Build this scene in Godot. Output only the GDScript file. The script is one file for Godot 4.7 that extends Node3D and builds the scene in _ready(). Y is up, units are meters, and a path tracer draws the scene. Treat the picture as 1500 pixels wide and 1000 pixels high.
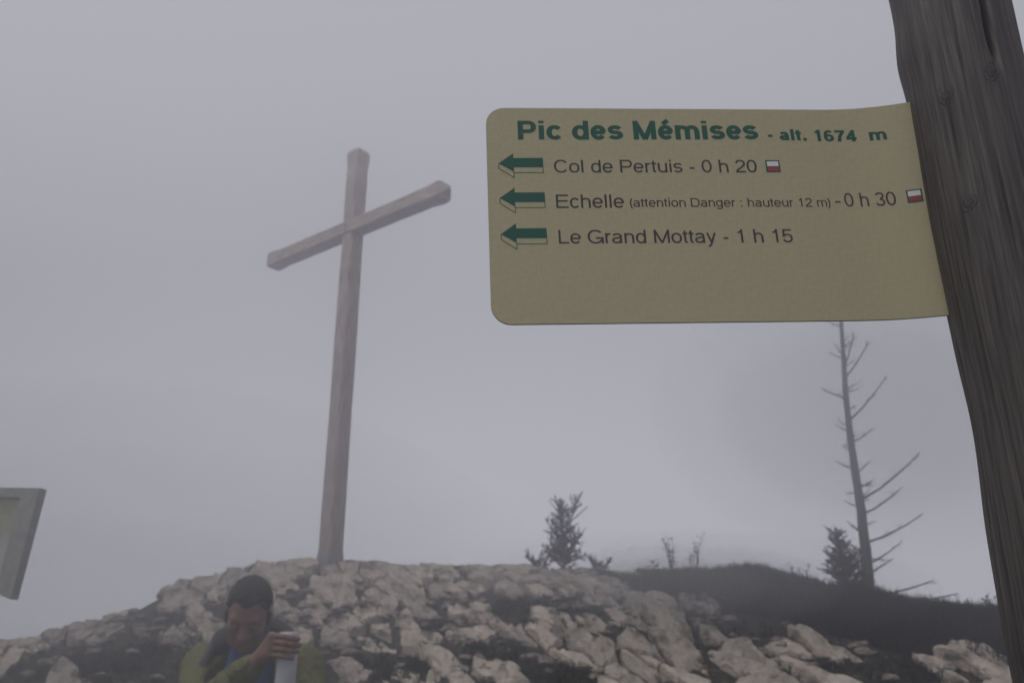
extends Node3D
# A fog-bound summit: a trail sign on a wooden post close by, a tall wooden cross on a limestone knoll, a hiker with a flask.

var rng := RandomNumberGenerator.new()
var M := {}
var n_soft := FastNoiseLite.new()
var n_fine := FastNoiseLite.new()
var n_ridge := FastNoiseLite.new()
var used := {}

# ------------------------------------------------------------------ helpers
func numbered(called: String) -> String:
	var k: int = used.get(called, 0)
	used[called] = k + 1
	return called if k == 0 else "%s_%03d" % [called, k]

func tag(o: Node, label: String, category: String, group := "", kind := "") -> void:
	if label != "":
		o.set_meta("label", label)
	if category != "":
		o.set_meta("category", category)
	if group != "":
		o.set_meta("group", group)
	if kind != "":
		o.set_meta("kind", kind)

func thing(called: String, at: Vector3, label: String, category: String, group := "") -> Node3D:
	var o := Node3D.new()
	o.name = numbered(called)
	add_child(o)
	o.position = at
	tag(o, label, category, group)
	return o

# commits a SurfaceTool whose points are world points as one named mesh under a parent
func obj(called: String, st: SurfaceTool, mat: Material, parent: Node3D, normals := true) -> MeshInstance3D:
	if normals:
		st.generate_normals()
	return put(called, st.commit(), mat, parent)

func put(called: String, mesh: Mesh, mat: Material, parent: Node3D) -> MeshInstance3D:
	var o := MeshInstance3D.new()
	o.name = called
	o.mesh = mesh
	o.material_override = mat
	parent.add_child(o, true)
	var p: Node = parent
	var at := Vector3.ZERO
	while p is Node3D and p != self:
		at += (p as Node3D).position
		p = p.get_parent()
	o.position = -at
	return o

func start(smooth := true) -> SurfaceTool:
	var st := SurfaceTool.new()
	st.begin(Mesh.PRIMITIVE_TRIANGLES)
	st.set_smooth_group(0 if smooth else 4294967295)
	return st

func tri(st: SurfaceTool, a: Vector3, b: Vector3, c: Vector3) -> void:
	st.add_vertex(a)
	st.add_vertex(b)
	st.add_vertex(c)

func quad(st: SurfaceTool, a: Vector3, b: Vector3, c: Vector3, d: Vector3) -> void:
	tri(st, a, b, c)
	tri(st, a, c, d)

# a round limb along points with a radius at each; seen from outside the faces run clockwise
func tube(st: SurfaceTool, pts: Array, radii: Array, sides := 7, rough := 0.0) -> void:
	var rings := []
	var side := Vector3.RIGHT
	for i in pts.size():
		var dir: Vector3 = (pts[mini(i + 1, pts.size() - 1)] - pts[maxi(i - 1, 0)]).normalized()
		if i == 0:
			side = dir.cross(Vector3(0.31, 0.2, 0.93)).normalized()
		side = (side - dir * side.dot(dir)).normalized()
		var other := dir.cross(side)
		var ring := []
		for k in sides:
			var a := TAU * k / sides
			var r: float = radii[i] * (1.0 + rough * rng.randf_range(-1, 1))
			ring.append(pts[i] + (side * cos(a) + other * sin(a)) * r)
		rings.append(ring)
	for i in pts.size() - 1:
		for k in sides:
			var j := (k + 1) % sides
			st.set_uv(Vector2(float(k) / sides, i * 0.2))
			quad(st, rings[i][k], rings[i][j], rings[i + 1][j], rings[i + 1][k])
	for k in sides:
		var j := (k + 1) % sides
		tri(st, pts[0], rings[0][j], rings[0][k])
		tri(st, pts[-1], rings[-1][k], rings[-1][j])

func noise_tex(freq: float, octaves: int, colors: Array, stops: Array, seed_: int, size := 512, type := FastNoiseLite.TYPE_SIMPLEX_SMOOTH, normal := 0.0, ridged := false) -> NoiseTexture2D:
	var n := FastNoiseLite.new()
	n.seed = seed_
	n.noise_type = type
	n.frequency = freq
	n.fractal_type = FastNoiseLite.FRACTAL_RIDGED if ridged else FastNoiseLite.FRACTAL_FBM
	n.fractal_octaves = octaves
	n.fractal_gain = 0.7 if seed_ >= 60 and seed_ < 70 else 0.58
	var t := NoiseTexture2D.new()
	t.width = size
	t.height = size
	t.seamless = true
	t.noise = n
	if normal > 0.0:
		t.as_normal_map = true
		t.bump_strength = normal
	if colors.size():
		var g := Gradient.new()
		g.offsets = PackedFloat32Array(stops)
		var cs := PackedColorArray()
		for c in colors:
			cs.append(Color(c[0], c[1], c[2]).linear_to_srgb())
		g.colors = cs
		t.color_ramp = g
	return t

func plain(r: float, g: float, b: float, rough := 0.8) -> StandardMaterial3D:
	var m := StandardMaterial3D.new()
	m.albedo_color = Color(r, g, b).linear_to_srgb()
	m.roughness = rough
	return m

func textured(tex: Texture2D, scale: Vector3, rough := 0.85, bump: Texture2D = null, depth := 1.0, tri_world := true) -> StandardMaterial3D:
	var m := StandardMaterial3D.new()
	m.albedo_texture = tex
	m.roughness = rough
	if tri_world:
		m.uv1_triplanar = true
		m.uv1_world_triplanar = true
	m.uv1_scale = scale
	if bump:
		m.normal_enabled = true
		m.normal_texture = bump
		m.normal_scale = depth
	return m

# ------------------------------------------------------------------ the place
# crest of the knoll: x, height, distance ahead
const CREST := [[-9.0, 0.4, 5.2], [-5.0, 1.1, 5.9], [-3.64, 1.47, 6.2], [-3.13, 1.62, 6.4], [-2.93, 1.76, 6.7], [-2.70, 1.95, 7.0], [-2.43, 2.03, 7.2], [-2.21, 2.11, 7.4], [-1.62, 2.14, 7.5], [-0.80, 2.09, 7.6], [0.06, 2.10, 7.7], [0.57, 2.08, 7.8], [1.07, 2.05, 7.8], [1.53, 2.03, 7.6], [2.09, 2.02, 7.4], [2.49, 1.93, 7.2], [2.76, 1.84, 6.9], [3.06, 1.74, 6.4], [3.43, 1.68, 6.0], [5.0, 1.5, 5.8], [9.0, 0.6, 5.5]]

func crest(x: float) -> Vector2:
	for i in CREST.size() - 1:
		if x <= CREST[i + 1][0]:
			var t := clampf((x - CREST[i][0]) / (CREST[i + 1][0] - CREST[i][0]), 0.0, 1.0)
			t = t * t * (3.0 - 2.0 * t) * 0.5 + t * 0.5
			return Vector2(lerpf(CREST[i][1], CREST[i + 1][1], t), lerpf(CREST[i][2], CREST[i + 1][2], t))
	var far: float = x - 9.0
	return Vector2(0.6 - far * 0.3, 5.5)

func height(x: float, d: float) -> float:
	var c := crest(clampf(x, -9.0, 9.0))
	var hc := c.x - maxf(0.0, absf(x) - 9.0) * 0.35
	var dc := c.y
	var y0 := 0.1 - maxf(0.0, absf(x) - 6.0) * 0.3
	var y: float
	if d < 3.55:
		y = y0 - maxf(0.0, 1.6 - d) * 0.05 - maxf(0.0, -3.0 - d) * 0.25
	elif d < dc:
		y = y0 + (hc - y0) * pow((d - 3.55) / (dc - 3.55), 0.68)
	else:
		var e := d - dc
		y = hc + 0.05 * minf(e, 0.5) - 0.10 * minf(e, 2.0) * minf(e, 2.0) - 2.2 * maxf(0.0, e - 2.0)
	# ledges
	var on := smoothstep(3.8, 4.8, d) * (1.0 - smoothstep(dc - 0.9, dc - 0.1, d))
	if x > 0.9:
		y += 0.03 * smoothstep(0.9, 1.8, x) * smoothstep(4.5, 5.5, d) * n_soft.get_noise_2d(x * 70.0 + 900.0, d * 70.0)
	return y + on * 0.13 * n_soft.get_noise_2d(x * 42.0, d * 42.0)

func ground_y(x: float, d: float) -> float:
	return height(x, d) + (0.010 * smoothstep(4.2, 4.8, d) - 0.045 * smoothstep(-0.7, -0.2, d - crest(x).y)) * (1.0 - smoothstep(0.6, 1.0, x)) - 0.015 + 0.035 * n_soft.get_noise_2d(x * 90.0, d * 90.0) + 0.012 * n_soft.get_noise_2d(x * 330.0, d * 330.0)

# share of bare rock: 1 on the knoll, little on the grassy shoulder to the right
func rockiness(x: float, d: float) -> float:
	# earthy hollows between the slabs: centre x, distance, half width, half depth
	for h in [[-0.10, 5.75, 0.24, 0.20], [-0.78, 5.55, 0.26, 0.20], [0.30, 5.50, 0.36, 0.18], [0.0, 6.55, 0.14, 0.20], [-0.55, 6.3, 0.10, 0.15], [-2.5, 5.6, 0.32, 0.2], [1.55, 5.25, 0.3, 0.2], [2.3, 5.5, 0.4, 0.2]]:
		if Vector2((x - h[0]) / h[2], (d - h[1]) / h[3]).length() < 1.0:
			return 0.25
	if x < -1.9 and d < 6.1 - (x + 3.4) * 0.25:
		return 0.5
	if x < 0.75:
		return 0.88
	var edge := 7.05 - (x - 0.9) * 0.80
	if d > edge + 0.15:
		return 0.0 if x > 1.2 else 0.35
	return 0.8 if d < edge - 0.35 else 0.55

func _ready() -> void:
	rng.seed = 4207
	# ---- camera
	var cam := Camera3D.new()
	cam.name = "camera"
	add_child(cam)
	cam.position = Vector3(0, 1.6, 0)
	cam.rotation_degrees = Vector3(19.1, 0, 0)
	var lens := CameraAttributesPhysical.new()
	lens.frustum_focal_length = 28.8
	lens.exposure_aperture = 13.0
	lens.frustum_focus_distance = 0.62
	lens.frustum_near = 0.02
	lens.frustum_far = 400.0
	cam.attributes = lens
	cam.fov = 45.24
	cam.near = 0.02
	cam.far = 400.0
	cam.current = true
	# ---- sky, fog and the sun behind the cloud
	var env := Environment.new()
	env.background_mode = Environment.BG_SKY
	var sm := ProceduralSkyMaterial.new()
	sm.sky_top_color = Color(0.37, 0.37, 0.404).linear_to_srgb()
	sm.sky_horizon_color = Color(0.80, 0.80, 0.862).linear_to_srgb()
	sm.sky_curve = 0.3
	sm.ground_bottom_color = Color(0.45, 0.45, 0.48).linear_to_srgb()
	sm.ground_horizon_color = Color(0.80, 0.80, 0.862).linear_to_srgb()
	sm.sun_angle_max = 0.1
	var sky := Sky.new()
	sky.sky_material = sm
	env.sky = sky
	env.tonemap_mode = Environment.TONE_MAPPER_LINEAR
	env.tonemap_exposure = 1.4
	# cloud droplets scatter mostly forwards
	env.volumetric_fog_enabled = true
	env.volumetric_fog_density = 0.115
	env.volumetric_fog_anisotropy = 0.8
	env.volumetric_fog_albedo = Color(0.965, 0.968, 1.0)
	env.sdfgi_enabled = true
	env.ssao_enabled = true
	env.ssil_enabled = true
	var we := WorldEnvironment.new()
	we.environment = env
	add_child(we)
	var sun := DirectionalLight3D.new()
	sun.name = "sun"
	sun.light_energy = 0.5
	sun.light_angular_distance = 12.0
	sun.light_color = Color(1.0, 0.985, 0.96)
	sun.shadow_enabled = true
	add_child(sun)
	sun.rotation_degrees = Vector3(-66, -65, 0)

	n_soft.seed = 11
	n_soft.frequency = 0.01
	n_soft.fractal_octaves = 4
	n_fine.seed = 23
	n_fine.frequency = 0.01
	n_fine.fractal_octaves = 3
	n_ridge.seed = 37
	n_ridge.frequency = 0.01
	n_ridge.fractal_type = FastNoiseLite.FRACTAL_RIDGED
	n_ridge.fractal_octaves = 3
	make_materials()
	var ground := make_ground()
	make_rocks(ground)
	make_grass()
	make_cross()
	make_panel()
	make_trees()
	make_mist()
	make_signpost()
	make_hiker()

func make_materials() -> void:
	var bump := noise_tex(0.012, 6, [], [], 5, 512, FastNoiseLite.TYPE_SIMPLEX_SMOOTH, 10.0)
	var variants := [[0.47, 0.41, 0.35], [0.53, 0.465, 0.39], [0.42, 0.37, 0.325]]
	M.rock = []
	for i in 3:
		var v: Array = variants[i]
		var t := noise_tex(0.009, 6, [[v[0] * 0.18, v[1] * 0.18, v[2] * 0.17], [v[0] * 0.42, v[1] * 0.41, v[2] * 0.40], [v[0] * 0.9, v[1] * 0.9, v[2] * 0.9], [v[0] * 1.25, v[1] * 1.25, v[2] * 1.24]], [0.20, 0.33, 0.45, 0.85], 60 + i)
		M.rock.append(textured(t, Vector3.ONE * 1.1, 0.8, bump, 1.4))
	M.soil = textured(noise_tex(0.02, 6, [[0.018, 0.016, 0.012], [0.035, 0.032, 0.022], [0.06, 0.052, 0.038]], [0.2, 0.5, 0.8], 77), Vector3.ONE * 0.9, 0.95, bump, 1.5)
	M.pebble = textured(noise_tex(0.02, 4, [[0.13, 0.11, 0.09], [0.34, 0.29, 0.24]], [0.3, 0.7], 78), Vector3.ONE * 2.0, 0.85)
	M.grass = plain(1, 1, 1, 0.8)
	M.grass.vertex_color_use_as_albedo = true
	# wood: fine grain along the length (v runs along the timber)
	M.cross_wood = textured(noise_tex(0.02, 5, [[0.13, 0.078, 0.058], [0.36, 0.265, 0.225], [0.56, 0.49, 0.45]], [0.18, 0.40, 0.72], 81), Vector3(5.0, 0.35, 1), 0.85, noise_tex(0.02, 4, [], [], 82, 256, FastNoiseLite.TYPE_SIMPLEX_SMOOTH, 6.0), 0.6, false)
	M.shoe = plain(0.34, 0.35, 0.38, 0.55)
	M.shoe.metallic = 0.3
	M.bark = textured(noise_tex(0.03, 5, [[0.06, 0.054, 0.05], [0.13, 0.118, 0.11]], [0.3, 0.7], 84), Vector3.ONE * 4.0, 0.95)
	M.needle = plain(0.024, 0.034, 0.022, 0.75)
	M.needle2 = plain(0.030, 0.038, 0.027, 0.75)
	M.dry = plain(0.085, 0.065, 0.05, 0.9)
	var grain := noise_tex(0.03, 5, [[0.018, 0.015, 0.014], [0.040, 0.033, 0.031], [0.055, 0.046, 0.042], [0.082, 0.070, 0.064]], [0.15, 0.42, 0.62, 0.9], 85, 1024)
	M.post = textured(grain, Vector3(2.4, 0.16, 1), 0.72, noise_tex(0.03, 5, [], [], 86, 1024, FastNoiseLite.TYPE_SIMPLEX_SMOOTH, 3.5), 0.5, false)
	M.knot = textured(noise_tex(0.04, 4, [[0.010, 0.008, 0.008], [0.045, 0.037, 0.034]], [0.3, 0.7], 87, 256), Vector3.ONE * 30.0, 0.7)
	M.plate = textured(noise_tex(0.012, 6, [[0.365, 0.328, 0.192], [0.378, 0.340, 0.20], [0.392, 0.352, 0.208]], [0.3, 0.5, 0.7], 88, 512), Vector3.ONE * 30.0, 0.5)
	M.metal = plain(0.2, 0.19, 0.17, 0.45)
	M.metal.metallic = 0.7
	M.green = plain(0.012, 0.082, 0.056, 0.8)
	M.ink = plain(0.035, 0.03, 0.034, 0.55)
	M.print_white = plain(0.62, 0.60, 0.60, 0.55)
	M.print_red = plain(0.27, 0.035, 0.03, 0.55)

# ------------------------------------------------------------------ ground
func axis_points(lo: float, hi: float, fine_lo: float, fine_hi: float, step: float) -> Array:
	var a := []
	var v := fine_lo
	while v < fine_hi:
		a.append(v)
		v += step
	a.append(fine_hi)
	var s := step
	v = fine_hi
	while v < hi:
		s *= 1.25
		v = minf(v + s, hi)
		a.append(v)
	s = step
	v = fine_lo
	while v > lo:
		s *= 1.25
		v = maxf(v - s, lo)
		a.push_front(v)
	return a

func make_ground() -> Node3D:
	var xs := axis_points(-12, 12, -4.6, 4.6, 0.06)
	var ds := axis_points(-5, 10.6, 2.4, 9.0, 0.06)
	var verts := PackedVector3Array()
	var idx := PackedInt32Array()
	for d in ds:
		for x in xs:
			verts.append(Vector3(x, ground_y(x, d), -d))
	var w := xs.size()
	for j in ds.size() - 1:
		for i in w - 1:
			var a := j * w + i
			idx.append_array([a, a + w, a + w + 1, a, a + w + 1, a + 1])
	var arr := []
	arr.resize(Mesh.ARRAY_MAX)
	arr[Mesh.ARRAY_VERTEX] = verts
	arr[Mesh.ARRAY_INDEX] = idx
	var raw := ArrayMesh.new()
	raw.add_surface_from_arrays(Mesh.PRIMITIVE_TRIANGLES, arr)
	var st := SurfaceTool.new()
	st.create_from(raw, 0)
	st.generate_normals()
	var g := MeshInstance3D.new()
	g.name = "ground"
	g.mesh = st.commit()
	g.material_override = M.soil
	tag(g, "dark earth and turf of the summit knoll under the rocks", "", "", "structure")
	add_child(g)
	return g

# the joints of the limestone: cells round scattered sites, stretched along the beds that run down to the right
func make_rocks(ground: Node3D) -> void:
	var e1 := Vector2(0.62, -0.785)
	var e2 := Vector2(0.785, 0.62)
	var sites := []
	var su := 0.44
	var sv := 0.215
	for i in range(-26, 27):
		for j in range(-36, 48):
			var uv := Vector2((i + 0.5 * (j % 2) + rng.randf_range(-0.42, 0.42)) * su, (j + rng.randf_range(-0.42, 0.42)) * sv)
			var p := Vector2(0.0, 6.3) + e1 * uv.x + e2 * uv.y
			p += Vector2(n_soft.get_noise_2d(p.x * 25.0, p.y * 25.0), n_soft.get_noise_2d(p.x * 25.0 + 500.0, p.y * 25.0)) * 0.35
			if p.x > -4.4 and p.x < 4.4 and p.y > 4.4 and p.y < 8.6:
				sites.append(p)
				if rng.randf() < 0.22:
					sites.append(p + Vector2(rng.randf_range(-0.12, 0.12), rng.randf_range(-0.16, 0.16)))
	var made := 0
	for s in sites.size():
		var c: Vector2 = sites[s]
		var cr := crest(c.x)
		if c.y > cr.y + 0.35 or c.x < -4.1 or c.x > 4.0 or c.y < 4.55:
			continue
		if rng.randf() > rockiness(c.x, c.y):
			continue
		if absf(c.x) > c.y * 0.66:
			continue
		# cell by half-plane clipping in the stretched frame
		var poly := PackedVector2Array()
		for k in 12:
			poly.append(c + (e1 * cos(TAU * k / 12) * 0.36 + e2 * sin(TAU * k / 12) * 0.21))
		for o in sites.size():
			if o == s:
				continue
			var q: Vector2 = sites[o]
			var dv := q - c
			if absf(dv.dot(e1)) > 1.0 or absf(dv.dot(e2)) > 0.6 or dv.length() < 0.01:
				continue
			var nrm := (e1 * dv.dot(e1) * 0.35 + e2 * dv.dot(e2)).normalized()
			poly = clip(poly, (c + q) * 0.5, nrm)
			if poly.size() < 3:
				break
		if poly.size() < 3:
			continue
		var gap := rng.randf_range(0.004, 0.018)
		if rng.randf() < 0.15:
			gap += 0.025
		var shrunk := Geometry2D.offset_polygon(poly, -gap, Geometry2D.JOIN_ROUND)
		if shrunk.is_empty() or area(shrunk[0]) < 0.004:
			continue
		block(ground, shrunk[0])
		made += 1
	print("rocks ", made)

func area(p: PackedVector2Array) -> float:
	var a := 0.0
	for i in p.size():
		var q := p[(i + 1) % p.size()]
		a += p[i].x * q.y - q.x * p[i].y
	return absf(a) * 0.5

func clip(poly: PackedVector2Array, at: Vector2, nrm: Vector2) -> PackedVector2Array:
	var out := PackedVector2Array()
	for i in poly.size():
		var a := poly[i]
		var b := poly[(i + 1) % poly.size()]
		var da := (a - at).dot(nrm)
		var db := (b - at).dot(nrm)
		if da <= 0.0:
			out.append(a)
		if (da < 0.0 and db > 0.0) or (da > 0.0 and db < 0.0):
			out.append(a.lerp(b, da / (da - db)))
	return out

func block(ground: Node3D, poly: PackedVector2Array) -> void:
	var c := Vector2.ZERO
	for p in poly:
		c += p
	c /= poly.size()
	# points round the edge at an even spacing, frayed by noise
	var rim := PackedVector2Array()
	for i in poly.size():
		var a := poly[i]
		var b := poly[(i + 1) % poly.size()]
		var n := maxi(1, roundi(a.distance_to(b) / 0.032))
		for k in n:
			var p := a.lerp(b, float(k) / n)
			var f := 1.0 + 0.10 * n_fine.get_noise_2d(p.x * 700.0, p.y * 700.0)
			rim.append(c + (p - c) * f)
	var m := rim.size()
	if m < 5:
		return
	var size := sqrt(area(poly))
	var lift := rng.randf_range(0.0, 0.022) + size * rng.randf_range(0.02, 0.09)
	var base_y := height(c.x, c.y)
	# a broken top: the lowest of a few tilted faces
	var faces := []
	var calm := 1.0 - 0.55 * smoothstep(-0.9, -0.2, c.y - crest(c.x).y)
	lift *= calm
	var lean := calm * Vector2(rng.randf_range(-0.28, 0.10), rng.randf_range(0.05, 0.40))
	for k in 4:
		var turn := Vector2.from_angle(rng.randf() * TAU)
		faces.append([turn * rng.randf_range(0.15, 0.5) * calm + lean * 0.8, rng.randf_range(0.08, 0.30) * size])
	faces.append([lean, 0.0])
	var rings := [[1.02, -0.34], [1.0, -0.12], [0.985, -0.02], [0.955, 0.0], [0.86, 0.0], [0.74, 0.0], [0.61, 0.0], [0.46, 0.0], [0.30, 0.0], [0.14, 0.0]]
	var verts := PackedVector3Array()
	for r in rings.size() + 1:
		for i in (m if r < rings.size() else 1):
			var p: Vector2 = c if r == rings.size() else c + (rim[i] - c) * float(rings[r][0])
			var y := INF
			for f in faces:
				y = minf(y, (f[0] as Vector2).dot(p - c) + float(f[1]))
			y += height(p.x, p.y) * 0.55 + base_y * 0.45 + lift + (0.0 if r == rings.size() else float(rings[r][1]))
			var q := Vector3(p.x, y * 0.8, p.y) * 100.0
			if r > 0:
				var bed := p.dot(Vector2(0.785, 0.62)) / 0.085 + 1.6 * n_soft.get_noise_2d(p.x * 130.0, p.y * 130.0)
				var step := bed - floorf(bed)
				y += 0.016 * (smoothstep(0.0, 0.75, step) - smoothstep(0.75, 1.0, step))
				y += 0.010 * n_fine.get_noise_3dv(q * 5.0) + 0.006 * n_fine.get_noise_3dv(q * 17.0) - 0.09 * maxf(0.0, n_ridge.get_noise_3dv(Vector3(q.x * 1.4 + q.z, q.y, q.z * 0.7) * 1.9) - 0.42)
				if r < rings.size():
					p += (p - c).normalized() * 0.018 * n_fine.get_noise_3dv(q * 9.0 + Vector3(300, 0, 0))
			verts.append(Vector3(p.x, y, -p.y))
	# winding: rim must run so that tops face up
	var signed := 0.0
	for i in m:
		var q := rim[(i + 1) % m]
		signed += rim[i].x * q.y - q.x * rim[i].y
	var st := start(false)
	for r in rings.size() - 1:
		for i in m:
			var j := (i + 1) % m
			var a := verts[r * m + i]
			var b := verts[r * m + j]
			var d := verts[(r + 1) * m + i]
			var e := verts[(r + 1) * m + j]
			if signed > 0.0:
				quad(st, a, d, e, b)
			else:
				quad(st, a, b, e, d)
	var last := (rings.size() - 1) * m
	for i in m:
		var j := (i + 1) % m
		if signed > 0.0:
			tri(st, verts[last + i], verts[verts.size() - 1], verts[last + j])
		else:
			tri(st, verts[last + i], verts[last + j], verts[verts.size() - 1])
	obj("rock", st, M.rock[rng.randi() % 3], ground)

func tuft_mesh(blades: int, seed_: int) -> ArrayMesh:
	var r := RandomNumberGenerator.new()
	r.seed = seed_
	var st := start(false)
	for b in blades:
		var a := r.randf() * TAU
		var base := Vector3(cos(a), 0, sin(a)) * r.randf() * 0.35
		var lean := Vector3(cos(a + r.randf_range(-1, 1)), 0, sin(a + r.randf_range(-1, 1))) * r.randf_range(0.1, 0.7)
		var h := r.randf_range(0.5, 1.0)
		var across := Vector3(-lean.z, 0, lean.x).normalized() * 0.035
		var p0 := base
		var p1 := base + Vector3(0, h * 0.55, 0) + lean * 0.3
		var p2 := base + Vector3(0, h * (0.95 - lean.length() * 0.3), 0) + lean
		quad(st, p0 - across, p1 - across * 0.8, p1 + across * 0.8, p0 + across)
		tri(st, p1 - across * 0.8, p2, p1 + across * 0.8)
	st.generate_normals()
	return st.commit()

func scatter(called: String, mesh: Mesh, mat: Material, places: Array, tints: Array, label: String, category: String) -> void:
	var mm := MultiMesh.new()
	mm.transform_format = MultiMesh.TRANSFORM_3D
	mm.use_colors = true
	mm.mesh = mesh
	mm.instance_count = places.size()
	for i in places.size():
		mm.set_instance_transform(i, places[i])
		mm.set_instance_color(i, tints[i])
	var o := MultiMeshInstance3D.new()
	o.name = numbered(called)
	o.multimesh = mm
	o.material_override = mat
	add_child(o)
	tag(o, label, category, "", "stuff")

func make_grass() -> void:
	var places := []
	var tints := []
	while places.size() < 30000:
		var x := rng.randf_range(-5.5, 6.5)
		var d := rng.randf_range(2.6, 8.8)
		var c := crest(x)
		if d > c.y + 0.6:
			continue
		var bare := rockiness(x, d) if absf(x) < d * 0.68 and d > 4.5 else 0.5
		var dens := 1.0 if bare < 0.2 else (0.5 if bare < 0.3 else (0.14 if bare < 0.8 else 0.05))
		if bare > 0.8 and d > c.y - 0.6:
			dens = 0.004
		if rng.randf() > dens:
			continue
		var s := rng.randf_range(0.05, 0.13) * (1.0 if bare < 0.2 else 0.6)
		s *= 1.0 + 0.6 * n_soft.get_noise_2d(x * 160.0, d * 160.0)
		var b := Basis(Vector3.UP, rng.randf() * TAU).scaled(Vector3(s, s * rng.randf_range(0.7, 1.3), s))
		places.append(Transform3D(b, Vector3(x, ground_y(x, d) - 0.006, -d)))
		var k := rng.randf()
		var tone := rng.randf_range(0.6, 1.3) * (0.75 + 0.6 * n_soft.get_noise_2d(x * 60.0, d * 60.0))
		var col := Color(0.026, 0.031, 0.012).lerp(Color(0.10, 0.075, 0.040), k * k * k)
		tints.append(Color(col.r * tone, col.g * tone, col.b * tone))
	scatter("grass", tuft_mesh(9, 5), M.grass, places, tints, "dark damp grass on the shoulder and between the rocks", "grass")
	# rubble in the joints
	var st := start(false)
	var ico := SphereMesh.new()
	ico.radius = 1.0
	ico.height = 1.7
	ico.radial_segments = 7
	ico.rings = 4
	var arr := ico.get_mesh_arrays()
	var vs: PackedVector3Array = arr[Mesh.ARRAY_VERTEX]
	var ids: PackedInt32Array = arr[Mesh.ARRAY_INDEX]
	for i in range(0, ids.size(), 3):
		var t := []
		for k in 3:
			var v := vs[ids[i + k]]
			t.append(v * (1.0 + 0.6 * n_fine.get_noise_3dv(v * 75.0)))
		tri(st, t[0], t[1], t[2])
	st.generate_normals()
	var stones := []
	var shades := []
	while stones.size() < 1700:
		var x := rng.randf_range(-4.0, 4.0)
		var d := rng.randf_range(4.7, 8.0)
		var c := crest(x)
		if d > c.y + 0.2 or absf(x) > d * 0.68 or rng.randf() > rockiness(x, d):
			continue
		var s := 0.008 + 0.05 * pow(rng.randf(), 3.0)
		var b := Basis.from_euler(Vector3(rng.randf() * TAU, rng.randf() * TAU, rng.randf() * TAU)).scaled(Vector3(s * 1.3, s * 0.6, s))
		stones.append(Transform3D(b, Vector3(x, ground_y(x, d) + s * 0.25, -d)))
		shades.append(Color(1, 1, 1))
	scatter("rubble", st.commit(), M.pebble, stones, shades, "small broken stones lying in the joints of the rock", "rubble")

# ------------------------------------------------------------------ the cross
# a square timber from a to b: stations of [distance along, half width]
func timber(st: SurfaceTool, a: Vector3, b: Vector3, across: Vector3, stations: Array) -> void:
	var dir := (b - a).normalized()
	var up := across.cross(dir).normalized()
	var side := dir.cross(up).normalized()
	var rings := []
	for s in stations:
		var ring := []
		var h: float = s[1]
		var q := h * 0.80
		for k in [[-q, -h], [q, -h], [h, -q], [h, q], [q, h], [-q, h], [-h, q], [-h, -q]]:
			ring.append(a + dir * float(s[0]) + side * float(k[0]) + up * float(k[1]) + Vector3(rng.randf_range(-1, 1), rng.randf_range(-1, 1), rng.randf_range(-1, 1)) * 0.0012)
		rings.append(ring)
	var us := [0.0, 0.22, 0.25, 0.47, 0.5, 0.72, 0.75, 0.97, 1.0]
	for i in stations.size() - 1:
		for k in 8:
			var j := (k + 1) % 8
			var v0: float = stations[i][0]
			var v1: float = stations[i + 1][0]
			var c := [[rings[i][k], Vector2(us[k], v0)], [rings[i + 1][k], Vector2(us[k], v1)], [rings[i + 1][j], Vector2(us[k + 1], v1)], [rings[i][j], Vector2(us[k + 1], v0)]]
			for n in [0, 1, 2, 0, 2, 3]:
				st.set_uv(c[n][1])
				st.add_vertex(c[n][0])
	for k in range(1, 7):
		st.set_uv(Vector2(0.1, 0.05 * k))
		tri(st, rings[0][0], rings[0][k], rings[0][k + 1])
		tri(st, rings[-1][0], rings[-1][k + 1], rings[-1][k])

func make_cross() -> void:
	var at := Vector3(-1.615, height(-1.615, 7.5) - 0.03, -7.5)
	var t := thing("summit_cross", at, "tall weathered wooden cross standing on the rocky crest", "cross")
	var yaw := deg_to_rad(38.0)
	var across := Vector3(cos(yaw), 0, sin(yaw))
	var top := 6.30 - at.y
	var st := start(false)
	var stn := []
	var y := -0.35
	while y < top - 0.24:
		stn.append([y + 0.35, 0.082 + 0.0016 * sin(y * 3.7)])
		y += 0.3
	stn.append_array([[top - 0.22 + 0.35, 0.081], [top - 0.10 + 0.35, 0.090], [top - 0.035 + 0.35, 0.094], [top + 0.35, 0.080]])
	timber(st, at + Vector3(0, -0.35, 0), at + Vector3(0, top, 0), across, stn)
	obj("upright_beam", st, M.cross_wood, t)
	st = start(false)
	var half := 1.29
	var c := Vector3(at.x - 0.02, 5.40, at.z)
	var bs := [[0.0, 0.078], [0.03, 0.088], [0.10, 0.087], [0.21, 0.078]]
	for k in 7:
		bs.append([0.35 + k * (2.0 * half - 0.7) / 6.0, 0.0775 + 0.001 * sin(k * 2.3)])
	bs.append_array([[2 * half - 0.21, 0.078], [2 * half - 0.10, 0.087], [2 * half - 0.03, 0.088], [2 * half, 0.078]])
	timber(st, c - across * half, c + across * half, Vector3(0, 1, 0), bs)
	obj("cross_beam", st, M.cross_wood, t)
	# steel shoe round the foot
	st = start(false)
	timber(st, at + Vector3(0, -0.2, 0), at + Vector3(0, 0.10, 0), across, [[0.0, 0.092], [0.28, 0.090], [0.30, 0.087]])
	obj("foot_shoe", st, M.shoe, t)
	# bolts through the joint
	var front := Vector3(-sin(yaw), 0, cos(yaw))
	for k in 2:
		st = start(true)
		var b := c + Vector3(0, -0.03 + 0.06 * k, 0) + front * 0.078
		tube(st, [b, b + front * 0.014, b + front * 0.016], [0.016, 0.016, 0.010], 6)
		obj("bolt", st, M.shoe, t)

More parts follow.
